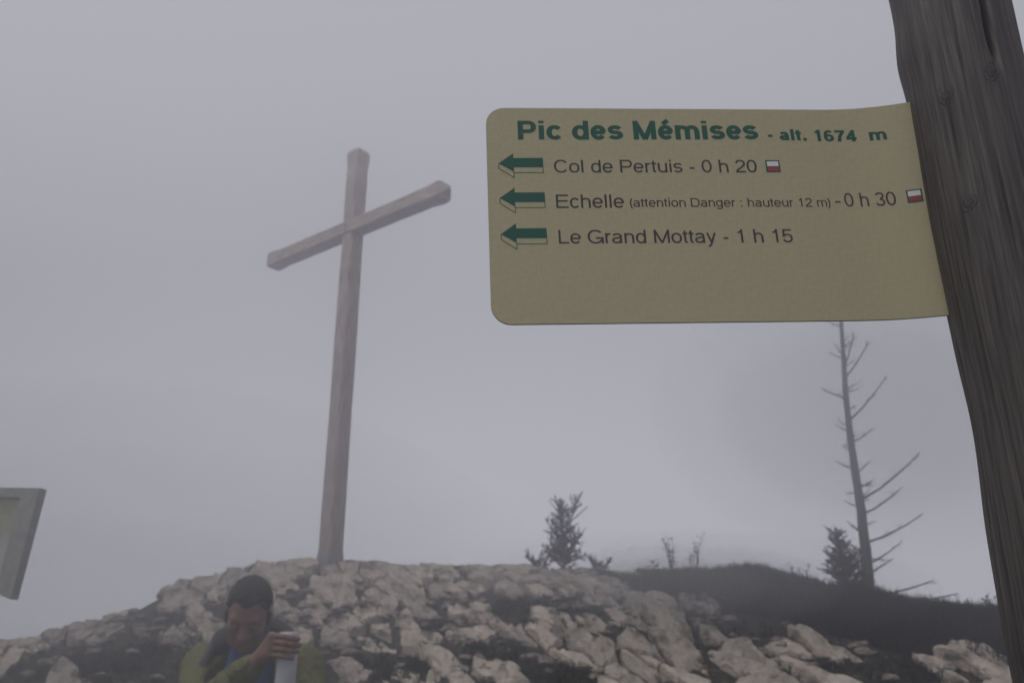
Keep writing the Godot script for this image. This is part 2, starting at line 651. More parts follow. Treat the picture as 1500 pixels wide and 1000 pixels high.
# ------------------------------------------------------------------ the panel at the left
func make_panel() -> void:
	var tr := Vector3(-2.567, 2.305, -4.5)
	var br := Vector3(-2.612, 1.727, -4.5)
	var tl := Vector3(-3.55, 2.34, -4.62)
	var bl := Vector3(-3.50, 2.02, -4.62)
	var gx := -3.15
	var t := thing("information_panel", Vector3(gx, height(gx, 4.56), -4.56), "pale information panel in a grey wooden frame at the left edge", "panel")
	var n := (tr - tl).cross(br - tr).normalized()
	if n.z < 0.0:
		n = -n
	var mid := (tr + br + tl + bl) * 0.25
	var outer := [tl, tr, br, bl]
	var wood := textured(noise_tex(0.02, 5, [[0.30, 0.285, 0.265], [0.42, 0.40, 0.375]], [0.3, 0.7], 91, 256), Vector3.ONE * 3.0, 0.85)
	var wide := [0.052, 0.098, 0.055, 0.098]
	var inner := []
	for i in 4:
		var p: Vector3 = outer[(i + 3) % 4]
		var q: Vector3 = outer[i]
		var r: Vector3 = outer[(i + 1) % 4]
		var w0: float = wide[(i + 3) % 4]
		var w1: float = wide[i]
		var d0 := (q - p).normalized()
		var d1 := (r - q).normalized()
		var s := absf(d0.cross(d1).length())
		inner.append(q - d0 * (w1 / s) + d1 * (w0 / s))
	for i in 4:
		var j := (i + 1) % 4
		var st := start(false)
		var a: Vector3 = outer[i]
		var b: Vector3 = outer[j]
		var c: Vector3 = inner[j]
		var d: Vector3 = inner[i]
		var f := n * (0.028 if i % 2 == 0 else 0.031)
		var k := -n * 0.03
		quad(st, a + f, b + f, c + f, d + f)
		quad(st, b + k, a + k, d + k, c + k)
		quad(st, a + k, b + k, b + f, a + f)
		quad(st, c + k, d + k, d + f, c + f)
		quad(st, b + k, c + k, c + f, b + f)
		quad(st, d + k, a + k, a + f, d + f)
		obj("frame_rail" if i % 2 == 0 else "frame_stile", st, wood, t)
	var bd := start(false)
	var e := n * 0.004
	quad(bd, inner[0] + e, inner[1] + e, inner[2] + e, inner[3] + e)
	quad(bd, inner[1] - e, inner[0] - e, inner[3] - e, inner[2] - e)
	obj("printed_board", bd, textured(noise_tex(0.006, 4, [[0.40, 0.42, 0.26], [0.42, 0.45, 0.42], [0.55, 0.56, 0.55]], [0.3, 0.45, 0.6], 92, 256), Vector3.ONE * 1.4, 0.6), t)
	var st2 := start(false)
	var foot := Vector3(gx, height(gx, 4.6) - 0.3, -4.64)
	timber(st2, foot, Vector3(gx, 2.30, -4.64), Vector3(1, 0, 0), [[0.0, 0.045], [2.30 - foot.y, 0.045]])
	obj("support_post", st2, wood, t)

# ------------------------------------------------------------------ trees
func needles(st: SurfaceTool, a: Vector3, b: Vector3, count: int, size: float) -> void:
	var dir := (b - a).normalized()
	for i in count:
		var p := a.lerp(b, rng.randf())
		var o := Vector3(rng.randf_range(-1, 1), rng.randf_range(-0.6, 1), rng.randf_range(-1, 1)).normalized()
		var tip := p + (o + dir * 0.8).normalized() * size * rng.randf_range(0.6, 1.2)
		var w := o.cross(dir).normalized() * size * 0.055
		tri(st, p - w, tip, p + w)

func shoot(wood: SurfaceTool, leaf: SurfaceTool, a: Vector3, b: Vector3, r: float, size: float, depth: int) -> void:
	var mid := a.lerp(b, 0.5) + Vector3(0, -0.04 * a.distance_to(b), 0)
	tube(wood, [a, mid, b], [r, r * 0.75, r * 0.35], 4)
	var l := a.distance_to(b)
	needles(leaf, a.lerp(b, 0.12), b + (b - a) * 0.05, int(l * 2400), size)
	if depth > 0:
		var n := int(l / 0.026)
		for i in n:
			var t := rng.randf_range(0.2, 0.95)
			var p := a.lerp(b, t)
			var s := Vector3(rng.randf_range(-1, 1), rng.randf_range(-0.2, 0.7), rng.randf_range(-1, 1)).normalized()
			var q := p + ((b - a).normalized() * 0.8 + s).normalized() * l * rng.randf_range(0.25, 0.65) * (1.1 - t * 0.6)
			shoot(wood, leaf, p, q, r * 0.5, size, depth - 1)

func spruce(at: Vector3, top: Vector3, spread: float, label: String, extra: Array, group: String, dense := 1.0) -> void:
	var t := thing("young_spruce", at, label, "conifer", group)
	var wood := start(true)
	var leaf := start(false)
	var h := at.distance_to(top)
	tube(wood, [at - Vector3(0, 0.08, 0), at.lerp(top, 0.5) + Vector3(0.01, 0, 0), top], [h * 0.024, h * 0.015, h * 0.004], 6)
	needles(leaf, at.lerp(top, 0.45), top + (top - at) * 0.03, int(200 * h), 0.024)
	var n := int(64 * dense)
	for i in n:
		var k := (i + rng.randf()) / n
		var p := at.lerp(top, 0.04 + 0.9 * k)
		var a := i * 2.4 + rng.randf_range(-0.4, 0.4)
		var reach := spread * (1.0 - 0.72 * k) * rng.randf_range(0.55, 1.15)
		var q := p + Vector3(cos(a) * reach, reach * rng.randf_range(0.15, 0.65) + 0.02, sin(a) * reach)
		shoot(wood, leaf, p, q, 0.005, 0.017, 1)
	for e in extra:
		shoot(wood, leaf, e[0], e[1], 0.006, 0.017, 1)
	obj("trunk", wood, M.bark, t)
	obj("crown", leaf, M.needle if spread < 0.3 else M.needle2, t)

func make_trees() -> void:
	var gy := height(0.50, 8.05)
	spruce(Vector3(0.49, gy - 0.02, -8.05), Vector3(0.475, 2.76, -8.05), 0.20, "small ragged young spruce alone on the rocky crest", [
		[Vector3(0.50, 2.42, -8.05), Vector3(0.66, 2.79, -8.03)], [Vector3(0.50, 2.22, -8.05), Vector3(0.70, 2.47, -8.0)], [Vector3(0.5, 2.16, -8.05), Vector3(0.69, 2.22, -8.0)],
		[Vector3(0.56, 2.5, -8.05), Vector3(0.60, 2.7, -8.05)], [Vector3(0.49, 2.2, -8.05), Vector3(0.35, 2.38, -8.02)], [Vector3(0.49, 2.35, -8.05), Vector3(0.33, 2.55, -8.02)],
		[Vector3(0.48, 2.12, -8.05), Vector3(0.30, 2.30, -8.0)], [Vector3(0.5, 2.12, -8.05), Vector3(0.6, 2.42, -8.0)], [Vector3(0.49, 2.5, -8.05), Vector3(0.42, 2.78, -8.05)]], "young spruces on the summit", 1.2)
	# sprigs on the crest either side
	for s in [[0.25, 7.85, 0.12, "low green sprig left of the young spruce on the crest"], [0.82, 7.9, 0.13, "low green sprig right of the young spruce on the crest"]]:
		var p := Vector3(s[0], height(s[0], s[1]), -float(s[1]))
		var t := thing("low_sprig", p, s[3], "shrub", "low sprigs on the crest")
		var wood := start(true)
		var leaf := start(false)
		for k in 7:
			var a := k * 0.9 + rng.randf()
			shoot(wood, leaf, p - Vector3(0, 0.03, 0), p + Vector3(cos(a) * 0.12, float(s[2]) * rng.randf_range(0.5, 1.1), sin(a) * 0.08), 0.004, 0.02, 1)
		obj("stem", wood, M.bark, t)
		obj("foliage", leaf, M.needle, t)
	dead_tree()
	var bx := 2.78
	spruce(Vector3(bx, height(bx, 7.0) - 0.03, -7.0), Vector3(2.70, 2.36, -7.0), 0.20, "bushy young spruce at the left foot of the dead tree", [
		[Vector3(2.78, 2.0, -7.0), Vector3(2.58, 2.18, -6.95)], [Vector3(2.78, 1.95, -7.0), Vector3(2.56, 2.03, -6.95)], [Vector3(2.78, 2.0, -7.0), Vector3(2.9, 2.2, -6.98)]], "young spruces on the summit", 1.3)
	dry_shrub(Vector3(1.42, height(1.42, 7.5), -7.5), 0.36, 0.10, 7, "thin dry shrub with a few withered leaves on the crest")
	dry_shrub(Vector3(1.62, height(1.62, 7.5), -7.5), 0.36, 0.09, 5, "sparse bare twigs right of the dry shrub")
	dry_shrub(Vector3(1.25, height(1.25, 7.6), -7.6), 0.16, 0.07, 4, "short dry twigs left of the dry shrub")
	dry_shrub(Vector3(2.45, height(2.45, 7.1), -7.1), 0.20, 0.12, 5, "low bare twigs left of the dead tree on the dark shoulder")
	dry_shrub(Vector3(3.42, height(3.42, 6.1), -6.1), 0.11, 0.06, 6, "small withered sprig on the dark shoulder near the post")

func dry_shrub(at: Vector3, h: float, spread: float, stems: int, label: String) -> void:
	var t := thing("dry_shrub", at, label, "shrub", "dry shrubs on the crest")
	var wood := start(true)
	var leaf := start(false)
	for s in stems:
		var top := at + Vector3(rng.randf_range(-1, 1) * spread, h * rng.randf_range(0.6, 1.0), rng.randf_range(-1, 1) * spread)
		var mid := at.lerp(top, 0.5) + Vector3(rng.randf_range(-1, 1), 0, 0) * 0.02
		tube(wood, [at + Vector3(rng.randf_range(-0.02, 0.02), -0.04, 0), mid, top], [0.0042, 0.0032, 0.0018], 4)
		for k in 7:
			var p := mid.lerp(top, rng.randf_range(-0.3, 1.0))
			var q := p + Vector3(rng.randf_range(-1, 1), rng.randf_range(0.2, 1.2), rng.randf_range(-1, 1)) * h * 0.10
			tube(wood, [p, q], [0.0022, 0.0012], 4)
			for m in 2:
				var w := Vector3(rng.randf_range(-1, 1), rng.randf_range(-1, 1), rng.randf_range(-1, 1)).normalized() * 0.007
				var l := Vector3(rng.randf_range(-1, 1), rng.randf_range(-0.5, 1), rng.randf_range(-1, 1)).normalized() * 0.02
				quad(leaf, q, q + l * 0.5 + w, q + l, q + l * 0.5 - w)
	obj("stem", wood, M.bark, t)
	obj("withered_leaf", leaf, M.dry, t).set_meta("kind", "stuff")

func dead_tree() -> void:
	var d := 7.2
	var foot := Vector3(2.99, 1.80, -d)
	var t := thing("dead_tree", foot, "tall bare dead conifer on the dark shoulder behind the sign", "tree")
	var st := start(true)
	var pts := []
	var rad := []
	for i in 31:
		var k := i / 30.0
		pts.append(Vector3(2.985 + 0.115 * k + 0.012 * sin(k * 9.0), lerpf(1.72, 4.75, k), -d + 0.02 * sin(k * 7.0)))
		rad.append(lerpf(0.058, 0.012, pow(k, 0.7)) + (0.03 if i == 0 else 0.0))
	tube(st, pts, rad, 10, 0.10)
	obj("trunk", st, M.bark, t)
	# height of root, tip x and y, drift towards the viewer
	var list := [[2.62, 3.58, 3.03, 0.1], [2.50, 3.47, 2.76, -0.1], [2.26, 3.51, 2.50, 0.12], [2.08, 3.30, 2.27, 0.1], [2.02, 3.27, 2.14, -0.05], [1.84, 3.45, 1.95, 0.25], [1.80, 3.60, 1.84, 0.3],
		[3.35, 3.38, 3.72, 0.1], [3.75, 3.30, 4.08, 0.05], [3.55, 2.78, 3.62, 0.1], [2.42, 3.15, 2.45, 0.02], [2.75, 3.20, 2.80, -0.1], [2.9, 2.84, 2.97, 0.05], [2.36, 2.86, 2.44, 0.1], [3.15, 3.3, 3.30, -0.15],
		[3.95, 2.95, 4.05, 0.1], [3.05, 2.92, 3.1, 0.05], [3.62, 3.02, 3.66, 0.04], [2.16, 3.22, 2.12, 0.0], [2.2, 2.84, 2.26, 0.1], [3.85, 3.22, 4.2, -0.06]]
	for i in 26:
		var hy := rng.randf_range(2.0, 4.4)
		var side := -1.0 if rng.randf() < 0.5 else 1.0
		list.append([hy, 3.04 + side * rng.randf_range(0.07, 0.17), hy + rng.randf_range(-0.02, 0.09), rng.randf_range(-0.12, 0.12)])
	for b in list:
		var k := (float(b[0]) - 1.72) / 3.03
		var root := Vector3(2.985 + 0.115 * k, b[0], -d)
		var tip := Vector3(b[1], b[2], -d + float(b[3]))
		var l := root.distance_to(tip)
		var br := start(true)
		var r0 := 0.006 + 0.009 * clampf(l, 0.1, 0.7)
		var bend := Vector3(0, -0.05 * l, 0)
		tube(br, [root, root.lerp(tip, 0.35) + bend, root.lerp(tip, 0.7) + bend * 0.8, tip], [r0, r0 * 0.8, r0 * 0.6, r0 * 0.3], 5, 0.1)
		for n in int(l * 26):
			var p := root.lerp(tip, rng.randf_range(0.3, 1.0)) + bend * 0.7
			var q := p + Vector3(rng.randf_range(-0.4, 1), rng.randf_range(-0.4, 1), rng.randf_range(-1, 1)).normalized() * rng.randf_range(0.02, 0.07)
			tube(br, [p, q], [r0 * 0.35, r0 * 0.15], 4)
		obj("branch", br, M.bark, t)

func make_mist() -> void:
	for m in [[Vector3(1.30, 1.86, -6.2), Vector3(3.6, 0.80, 1.6), 0.10, "faint outer drift of mist over the grassy shoulder"],
		[Vector3(1.22, 1.86, -6.1), Vector3(2.3, 0.60, 1.1), 0.26, "thin drifting mist over the rocks below the dry shrubs"],
		[Vector3(1.12, 1.86, -6.1), Vector3(1.4, 0.42, 0.7), 0.5, "thicker heart of the mist drifting below the dry shrubs"],
		[Vector3(2.75, 3.15, -6.1), Vector3(3.4, 2.2, 1.6), 0.09, "faint outer drift of mist before the dead tree"],
		[Vector3(2.75, 3.10, -6.1), Vector3(2.4, 1.5, 1.1), 0.16, "thicker mist drifting before the trunk of the dead tree"],
		[Vector3(-2.9, 1.9, -5.5), Vector3(5.6, 1.7, 2.2), 0.045, "wide faint mist over the left slope of the knoll"],
		[Vector3(-2.9, 1.8, -5.5), Vector3(3.8, 1.0, 1.6), 0.06, "low mist lying on the left slope of the knoll"],
		[Vector3(-1.15, 1.6, -2.3), Vector3(2.6, 1.3, 1.5), 0.14, "faint veil of mist before the person"]]:
		var fm := FogMaterial.new()
		fm.density = m[2]
		fm.albedo = Color(0.97, 0.972, 1.0)
		var f := FogVolume.new()
		f.name = numbered("mist_bank")
		f.shape = RenderingServer.FOG_VOLUME_SHAPE_ELLIPSOID
		f.size = m[1]
		f.material = fm
		f.position = m[0]
		add_child(f)
		tag(f, m[3], "mist", "", "stuff")

# ------------------------------------------------------------------ the signpost
const POST := Vector3(0.399, 0.0, -0.6065)

func post_radius(a: float, y: float) -> float:
	# a: angle from the side that faces the viewer, positive to the right
	var r := 0.0475 + 0.0022 * sin(a * 2.0 + y * 1.3) * 0.4 + (1.95 - y) * 0.0012
	r += 0.0016 * n_soft.get_noise_2d(a * 60.0, y * 260.0)
	r += 0.0007 * n_fine.get_noise_2d(a * 900.0, y * 90.0)
	r += 0.0004 * n_fine.get_noise_2d(a * 2600.0, y * 160.0)
	# long drying checks: [angle, from, to, depth, half width]
	for c in [[0.61, 2.02, 2.3, 0.013, 0.085], [-0.32, 1.915, 2.035, 0.0035, 0.03], [-0.20, 1.60, 1.88, 0.003, 0.022], [-1.12, 1.66, 1.82, 0.006, 0.05], [0.25, 1.70, 1.97, 0.003, 0.02], [0.05, 1.98, 2.2, 0.002, 0.02], [-0.75, 1.2, 1.62, 0.004, 0.03], [-0.55, 1.95, 2.2, 0.0018, 0.02]]:
		var mid: float = c[0] + 0.03 * sin(y * 21.0 + c[0] * 9.0)
		var da := absf(a - mid) / float(c[4])
		if da < 1.0 and y > c[1] and y < c[2]:
			var run := smoothstep(0.0, 0.05, minf(y - c[1], c[2] - y))
			r -= float(c[3]) * run * (1.0 - da * da)
	r += 0.0035 * exp(-pow((y - 2.085) / 0.03, 2.0)) * maxf(0.0, -sin(a)) - 0.002 * exp(-pow((y - 1.74) / 0.05, 2.0)) * maxf(0.0, -sin(a)) + 0.001 * sin(y * 17.0) * maxf(0.0, -sin(a))
	# swelling round the knots
	for k in KNOTS:
		var dist := Vector2((a - k[0]) * 0.048, (y - k[1]) * 0.75).length()
		r += 0.0007 * exp(-pow(dist / 0.014, 2.0))
	return r

const KNOTS := [[-0.33, 2.017, 0.0078], [-0.31, 1.916, 0.0072], [0.42, 2.028, 0.0085], [0.55, 1.62, 0.008]]

func post_point(a: float, y: float, out := 0.0) -> Vector3:
	var face := atan2(-POST.x, -POST.z)  # towards the viewer
	var th := face + a
	var r := post_radius(a, y) + out
	return Vector3(POST.x + sin(th) * r, y, POST.z + cos(th) * r)

const SIGN_AT := Vector3(-0.02301, 2.02389, -0.60496)
const BEND_FROM := 0.30
const BEND := 2.2

# a point of the sign: x along, y up from the top edge, z out of the face; the sheet bows towards the viewer near the post
func on_sign(p: Vector2, out := 0.0) -> Vector3:
	var t := maxf(p.x - BEND_FROM, 0.0)
	var dz := BEND * t * t
	var slope := 2.0 * BEND * t
	var n := Vector3(-slope, 0, 1).normalized()
	var q := Vector3(p.x, p.y, dz) + n * out
	var b := Basis(Vector3(0.99774, 0.03385, -0.05809), Vector3(-0.03380, 0.99943, 0.00197), Vector3(0.05812, 0.0, 0.99831))
	return SIGN_AT + b * q

func make_signpost() -> void:
	var t := thing("trail_signpost", Vector3(POST.x, 0.1, POST.z), "weathered wooden post carrying a cream trail sign with green lettering", "signpost")
	# post
	var na := 200
	var ys := []
	var y := -0.25
	while y < 1.15:
		ys.append(y)
		y += 0.1
	y = 1.15
	while y < 2.26:
		ys.append(y)
		y += 0.006
	var verts := PackedVector3Array()
	var uvs := PackedVector2Array()
	for yy in ys:
		for k in na + 1:
			var a := -PI + TAU * k / na
			var p := post_point(a, yy)
			# slanted cut at the head
			p.y = minf(p.y, 2.21 - 1.1 * absf(p.x - POST.x + 0.01) - 0.4 * absf(p.z - POST.z))
			verts.append(p)
			uvs.append(Vector2(float(k) / na, yy))
	var st := start(true)
	var w := na + 1
	for j in ys.size() - 1:
		for k in na:
			var q := [j * w + k, (j + 1) * w + k, (j + 1) * w + k + 1, j * w + k + 1]
			for i in [0, 1, 2, 0, 2, 3]:
				st.set_uv(uvs[q[i]])
				st.add_vertex(verts[q[i]])
	var lastrow := (ys.size() - 1) * w
	for k in na:
		st.set_uv(Vector2(0.5, 0.5))
		st.add_vertex(verts[lastrow + k])
		st.add_vertex(Vector3(POST.x, 2.2, POST.z))
		st.add_vertex(verts[lastrow + k + 1])
	var post := obj("post", st, M.post, t)
	for k in KNOTS:
		var ks := start(true)
		var ring0 := []
		for lvl in [[1.0, -0.0022], [0.86, -0.0001], [0.70, -0.0010], [0.5, 0.0001], [0.25, -0.0006]]:
			var ring := []
			for i in 20:
				var a := TAU * i / 20
				var rr: float = k[2] * lvl[0] * (1.0 + 0.12 * sin(a * 3.0 + k[1] * 50.0))
				ring.append(post_point(k[0] + cos(a) * rr / 0.048, k[1] + sin(a) * rr * 1.25, float(lvl[1]) + 0.0004))
			if ring0.size():
				for i in 20:
					var j := (i + 1) % 20
					quad(ks, ring0[i], ring[i], ring[j], ring0[j])
			ring0 = ring
		var centre := post_point(k[0], k[1], 0.0008)
		for i in 20:
			tri(ks, ring0[i], centre, ring0[(i + 1) % 20])
		obj("knot", ks, M.knot, post)
	# plate with rounded outer corners
	var h := 0.2003
	var length := 0.402
	var rad := 0.0165
	var outline := []
	for i in 9:
		var a := deg_to_rad(90.0 + 90.0 * i / 8.0)
		outline.append(Vector2(rad + cos(a) * rad, -rad + sin(a) * rad))
	for i in 9:
		var a := deg_to_rad(180.0 + 90.0 * i / 8.0)
		outline.append(Vector2(rad + cos(a) * rad, -h + rad + sin(a) * rad))
	var cols := []
	for i in 18:
		var yy: Vector2 = outline[i]
		if i < 9:
			cols.append(yy)
	st = start(false)
	# columns of the sheet from left to right: [x, top, bottom]
	var xs := []
	for i in 9:
		var c: Vector2 = outline[8 - i]
		xs.append([c.x, c.y, -h - c.y])
	var x := rad + 0.008
	while x < length:
		xs.append([x, 0.0, -h])
		x += 0.008
	var th := 0.0022
	for i in xs.size() - 1:
		var a: Array = xs[i]
		var b: Array = xs[i + 1]
		quad(st, on_sign(Vector2(a[0], a[1])), on_sign(Vector2(b[0], b[1])), on_sign(Vector2(b[0], b[2])), on_sign(Vector2(a[0], a[2])))
		quad(st, on_sign(Vector2(b[0], b[1]), -th), on_sign(Vector2(a[0], a[1]), -th), on_sign(Vector2(a[0], a[2]), -th), on_sign(Vector2(b[0], b[2]), -th))
	var plate := obj("sign_plate", st, M.plate, t)
	var edge := start(false)
	for i in xs.size() - 1:
		var a: Array = xs[i]
		var b: Array = xs[i + 1]
		quad(edge, on_sign(Vector2(a[0], a[1]), -th), on_sign(Vector2(b[0], b[1]), -th), on_sign(Vector2(b[0], b[1])), on_sign(Vector2(a[0], a[1])))
		quad(edge, on_sign(Vector2(b[0], b[2]), -th), on_sign(Vector2(a[0], a[2]), -th), on_sign(Vector2(a[0], a[2])), on_sign(Vector2(b[0], b[2])))
	quad(edge, on_sign(Vector2(xs[0][0], xs[0][2]), -th), on_sign(Vector2(xs[0][0], xs[0][1]), -th), on_sign(Vector2(xs[0][0], xs[0][1])), on_sign(Vector2(xs[0][0], xs[0][2])))
	obj("plate_edge", edge, M.metal, plate)
	# print
	write_line(plate, "Pic des Mémises", Vector2(0.0272, -0.0318), Vector2(0.2385, -0.0308), 0.0188, true)
	write_line(plate, "- alt. 1674  m", Vector2(0.2471, -0.0311), Vector2(0.3512, -0.0341), 0.0114, true)
	write_line(plate, "Col de Pertuis - 0 h 20", Vector2(0.0568, -0.0640), Vector2(0.2329, -0.0637), 0.0124, false)
	write_line(plate, "Echelle", Vector2(0.0569, -0.0976), Vector2(0.1143, -0.0975), 0.0126, false)
	write_line(plate, "(attention Danger : hauteur 12 m)", Vector2(0.1193, -0.0967), Vector2(0.2924, -0.0969), 0.0083, false)
	write_line(plate, "-", Vector2(0.2969, -0.0969), Vector2(0.3017, -0.0968), 0.0129, false)
	write_line(plate, "0 h 30", Vector2(0.3052, -0.0969), Vector2(0.3480, -0.0982), 0.0131, false)
	write_line(plate, "Le Grand Mottay - 1 h 15", Vector2(0.0573, -0.1303), Vector2(0.2547, -0.1303), 0.0123, false)
	for dy in [0.0, -0.0331, -0.0664]:
		arrow(plate, dy)
	trail_mark(plate, [Vector2(0.2411, -0.0517), Vector2(0.2537, -0.0517), Vector2(0.2535, -0.0636), Vector2(0.2409, -0.0636)])
	trail_mark(plate, [Vector2(0.3568, -0.0854), Vector2(0.3690, -0.0853), Vector2(0.3688, -0.0975), Vector2(0.3567, -0.0976)])

func flat_quad(st: SurfaceTool, a: Vector2, b: Vector2, c: Vector2, d: Vector2, out: float) -> void:
	quad(st, on_sign(a, out), on_sign(b, out), on_sign(c, out), on_sign(d, out))

func bar(st: SurfaceTool, a: Vector2, b: Vector2, w: float, out: float) -> void:
	var d := (b - a).normalized() * w * 0.5
	var n := Vector2(-d.y, d.x)
	flat_quad(st, a - d + n, b + d + n, b + d - n, a - d - n, out)

func arrow(plate: Node3D, dy: float) -> void:
	var o := Vector2(0, dy)
	var st := start(false)
	var k := 0.00012
	var tip := Vector2(0.0098, -0.0551) + o
	tri(st, on_sign(tip, k), on_sign(Vector2(0.0225, -0.0453) + o, k), on_sign(Vector2(0.0225, -0.0632) + o, k))
	flat_quad(st, Vector2(0.0225, -0.0499) + o, Vector2(0.0477, -0.0497) + o, Vector2(0.0477, -0.0589) + o, Vector2(0.0225, -0.0589) + o, k)
	var lines := [[tip + Vector2(0.0002, 0), Vector2(0.0099, -0.0599) + o], [Vector2(0.0099, -0.0599) + o, Vector2(0.0225, -0.0689) + o], [Vector2(0.0225, -0.0689) + o, Vector2(0.0225, -0.0625) + o], [Vector2(0.0225, -0.0641) + o, Vector2(0.0476, -0.0639) + o], [Vector2(0.0474, -0.0639) + o, Vector2(0.0474, -0.0585) + o]]
	for i in lines.size():
		bar(st, lines[i][0], lines[i][1], 0.0006, k + 0.00002 * (i + 1))
	obj("arrow", st, M.green, plate)

func trail_mark(plate: Node3D, c: Array) -> void:
	var mid: Vector2 = (c[0] + c[1] + c[2] + c[3]) * 0.25
	var st := start(false)
	flat_quad(st, c[0], c[1], c[2], c[3], 0.00012)
	var o := obj("trail_mark", st, M.green, plate)
	o.set_meta("label", "small white over red trail mark with green border")
	var q := []
	for p in c:
		q.append(mid + (p - mid) * 0.80)
	var l: Vector2 = q[0].lerp(q[3], 0.50)
	var r: Vector2 = q[1].lerp(q[2], 0.50)
	var l2: Vector2 = q[0].lerp(q[3], 0.58)
	var r2: Vector2 = q[1].lerp(q[2], 0.58)
	st = start(false)
	flat_quad(st, q[0], q[1], r, l, 0.0002)
	var up := obj("mark_white", st, M.print_white, plate)
	st = start(false)
	flat_quad(st, l2, r2, q[2], q[3], 0.0002)
	var low := obj("mark_red", st, M.print_red, plate)
	up.name = "white_bar"
	low.name = "red_bar"

# ---- lettering: pen strokes of a plain grotesque; heights in units of the capital height
func el(cx: float, cy: float, rx: float, ry: float, a0: float, a1: float) -> PackedVector2Array:
	var n := maxi(4, int(absf(a1 - a0) / 9.0))
	var out := PackedVector2Array()
	for i in n + 1:
		var a := deg_to_rad(lerpf(a0, a1, float(i) / n))
		var cc := cos(a)
		var ss := sin(a)
		out.append(Vector2(cx + rx * signf(cc) * pow(absf(cc), 0.92), cy + ry * signf(ss) * pow(absf(ss), 0.92)))
	return out

func ln(a: float, b: float, c: float, d: float) -> PackedVector2Array:
	return PackedVector2Array([Vector2(a, b), Vector2(c, d)])

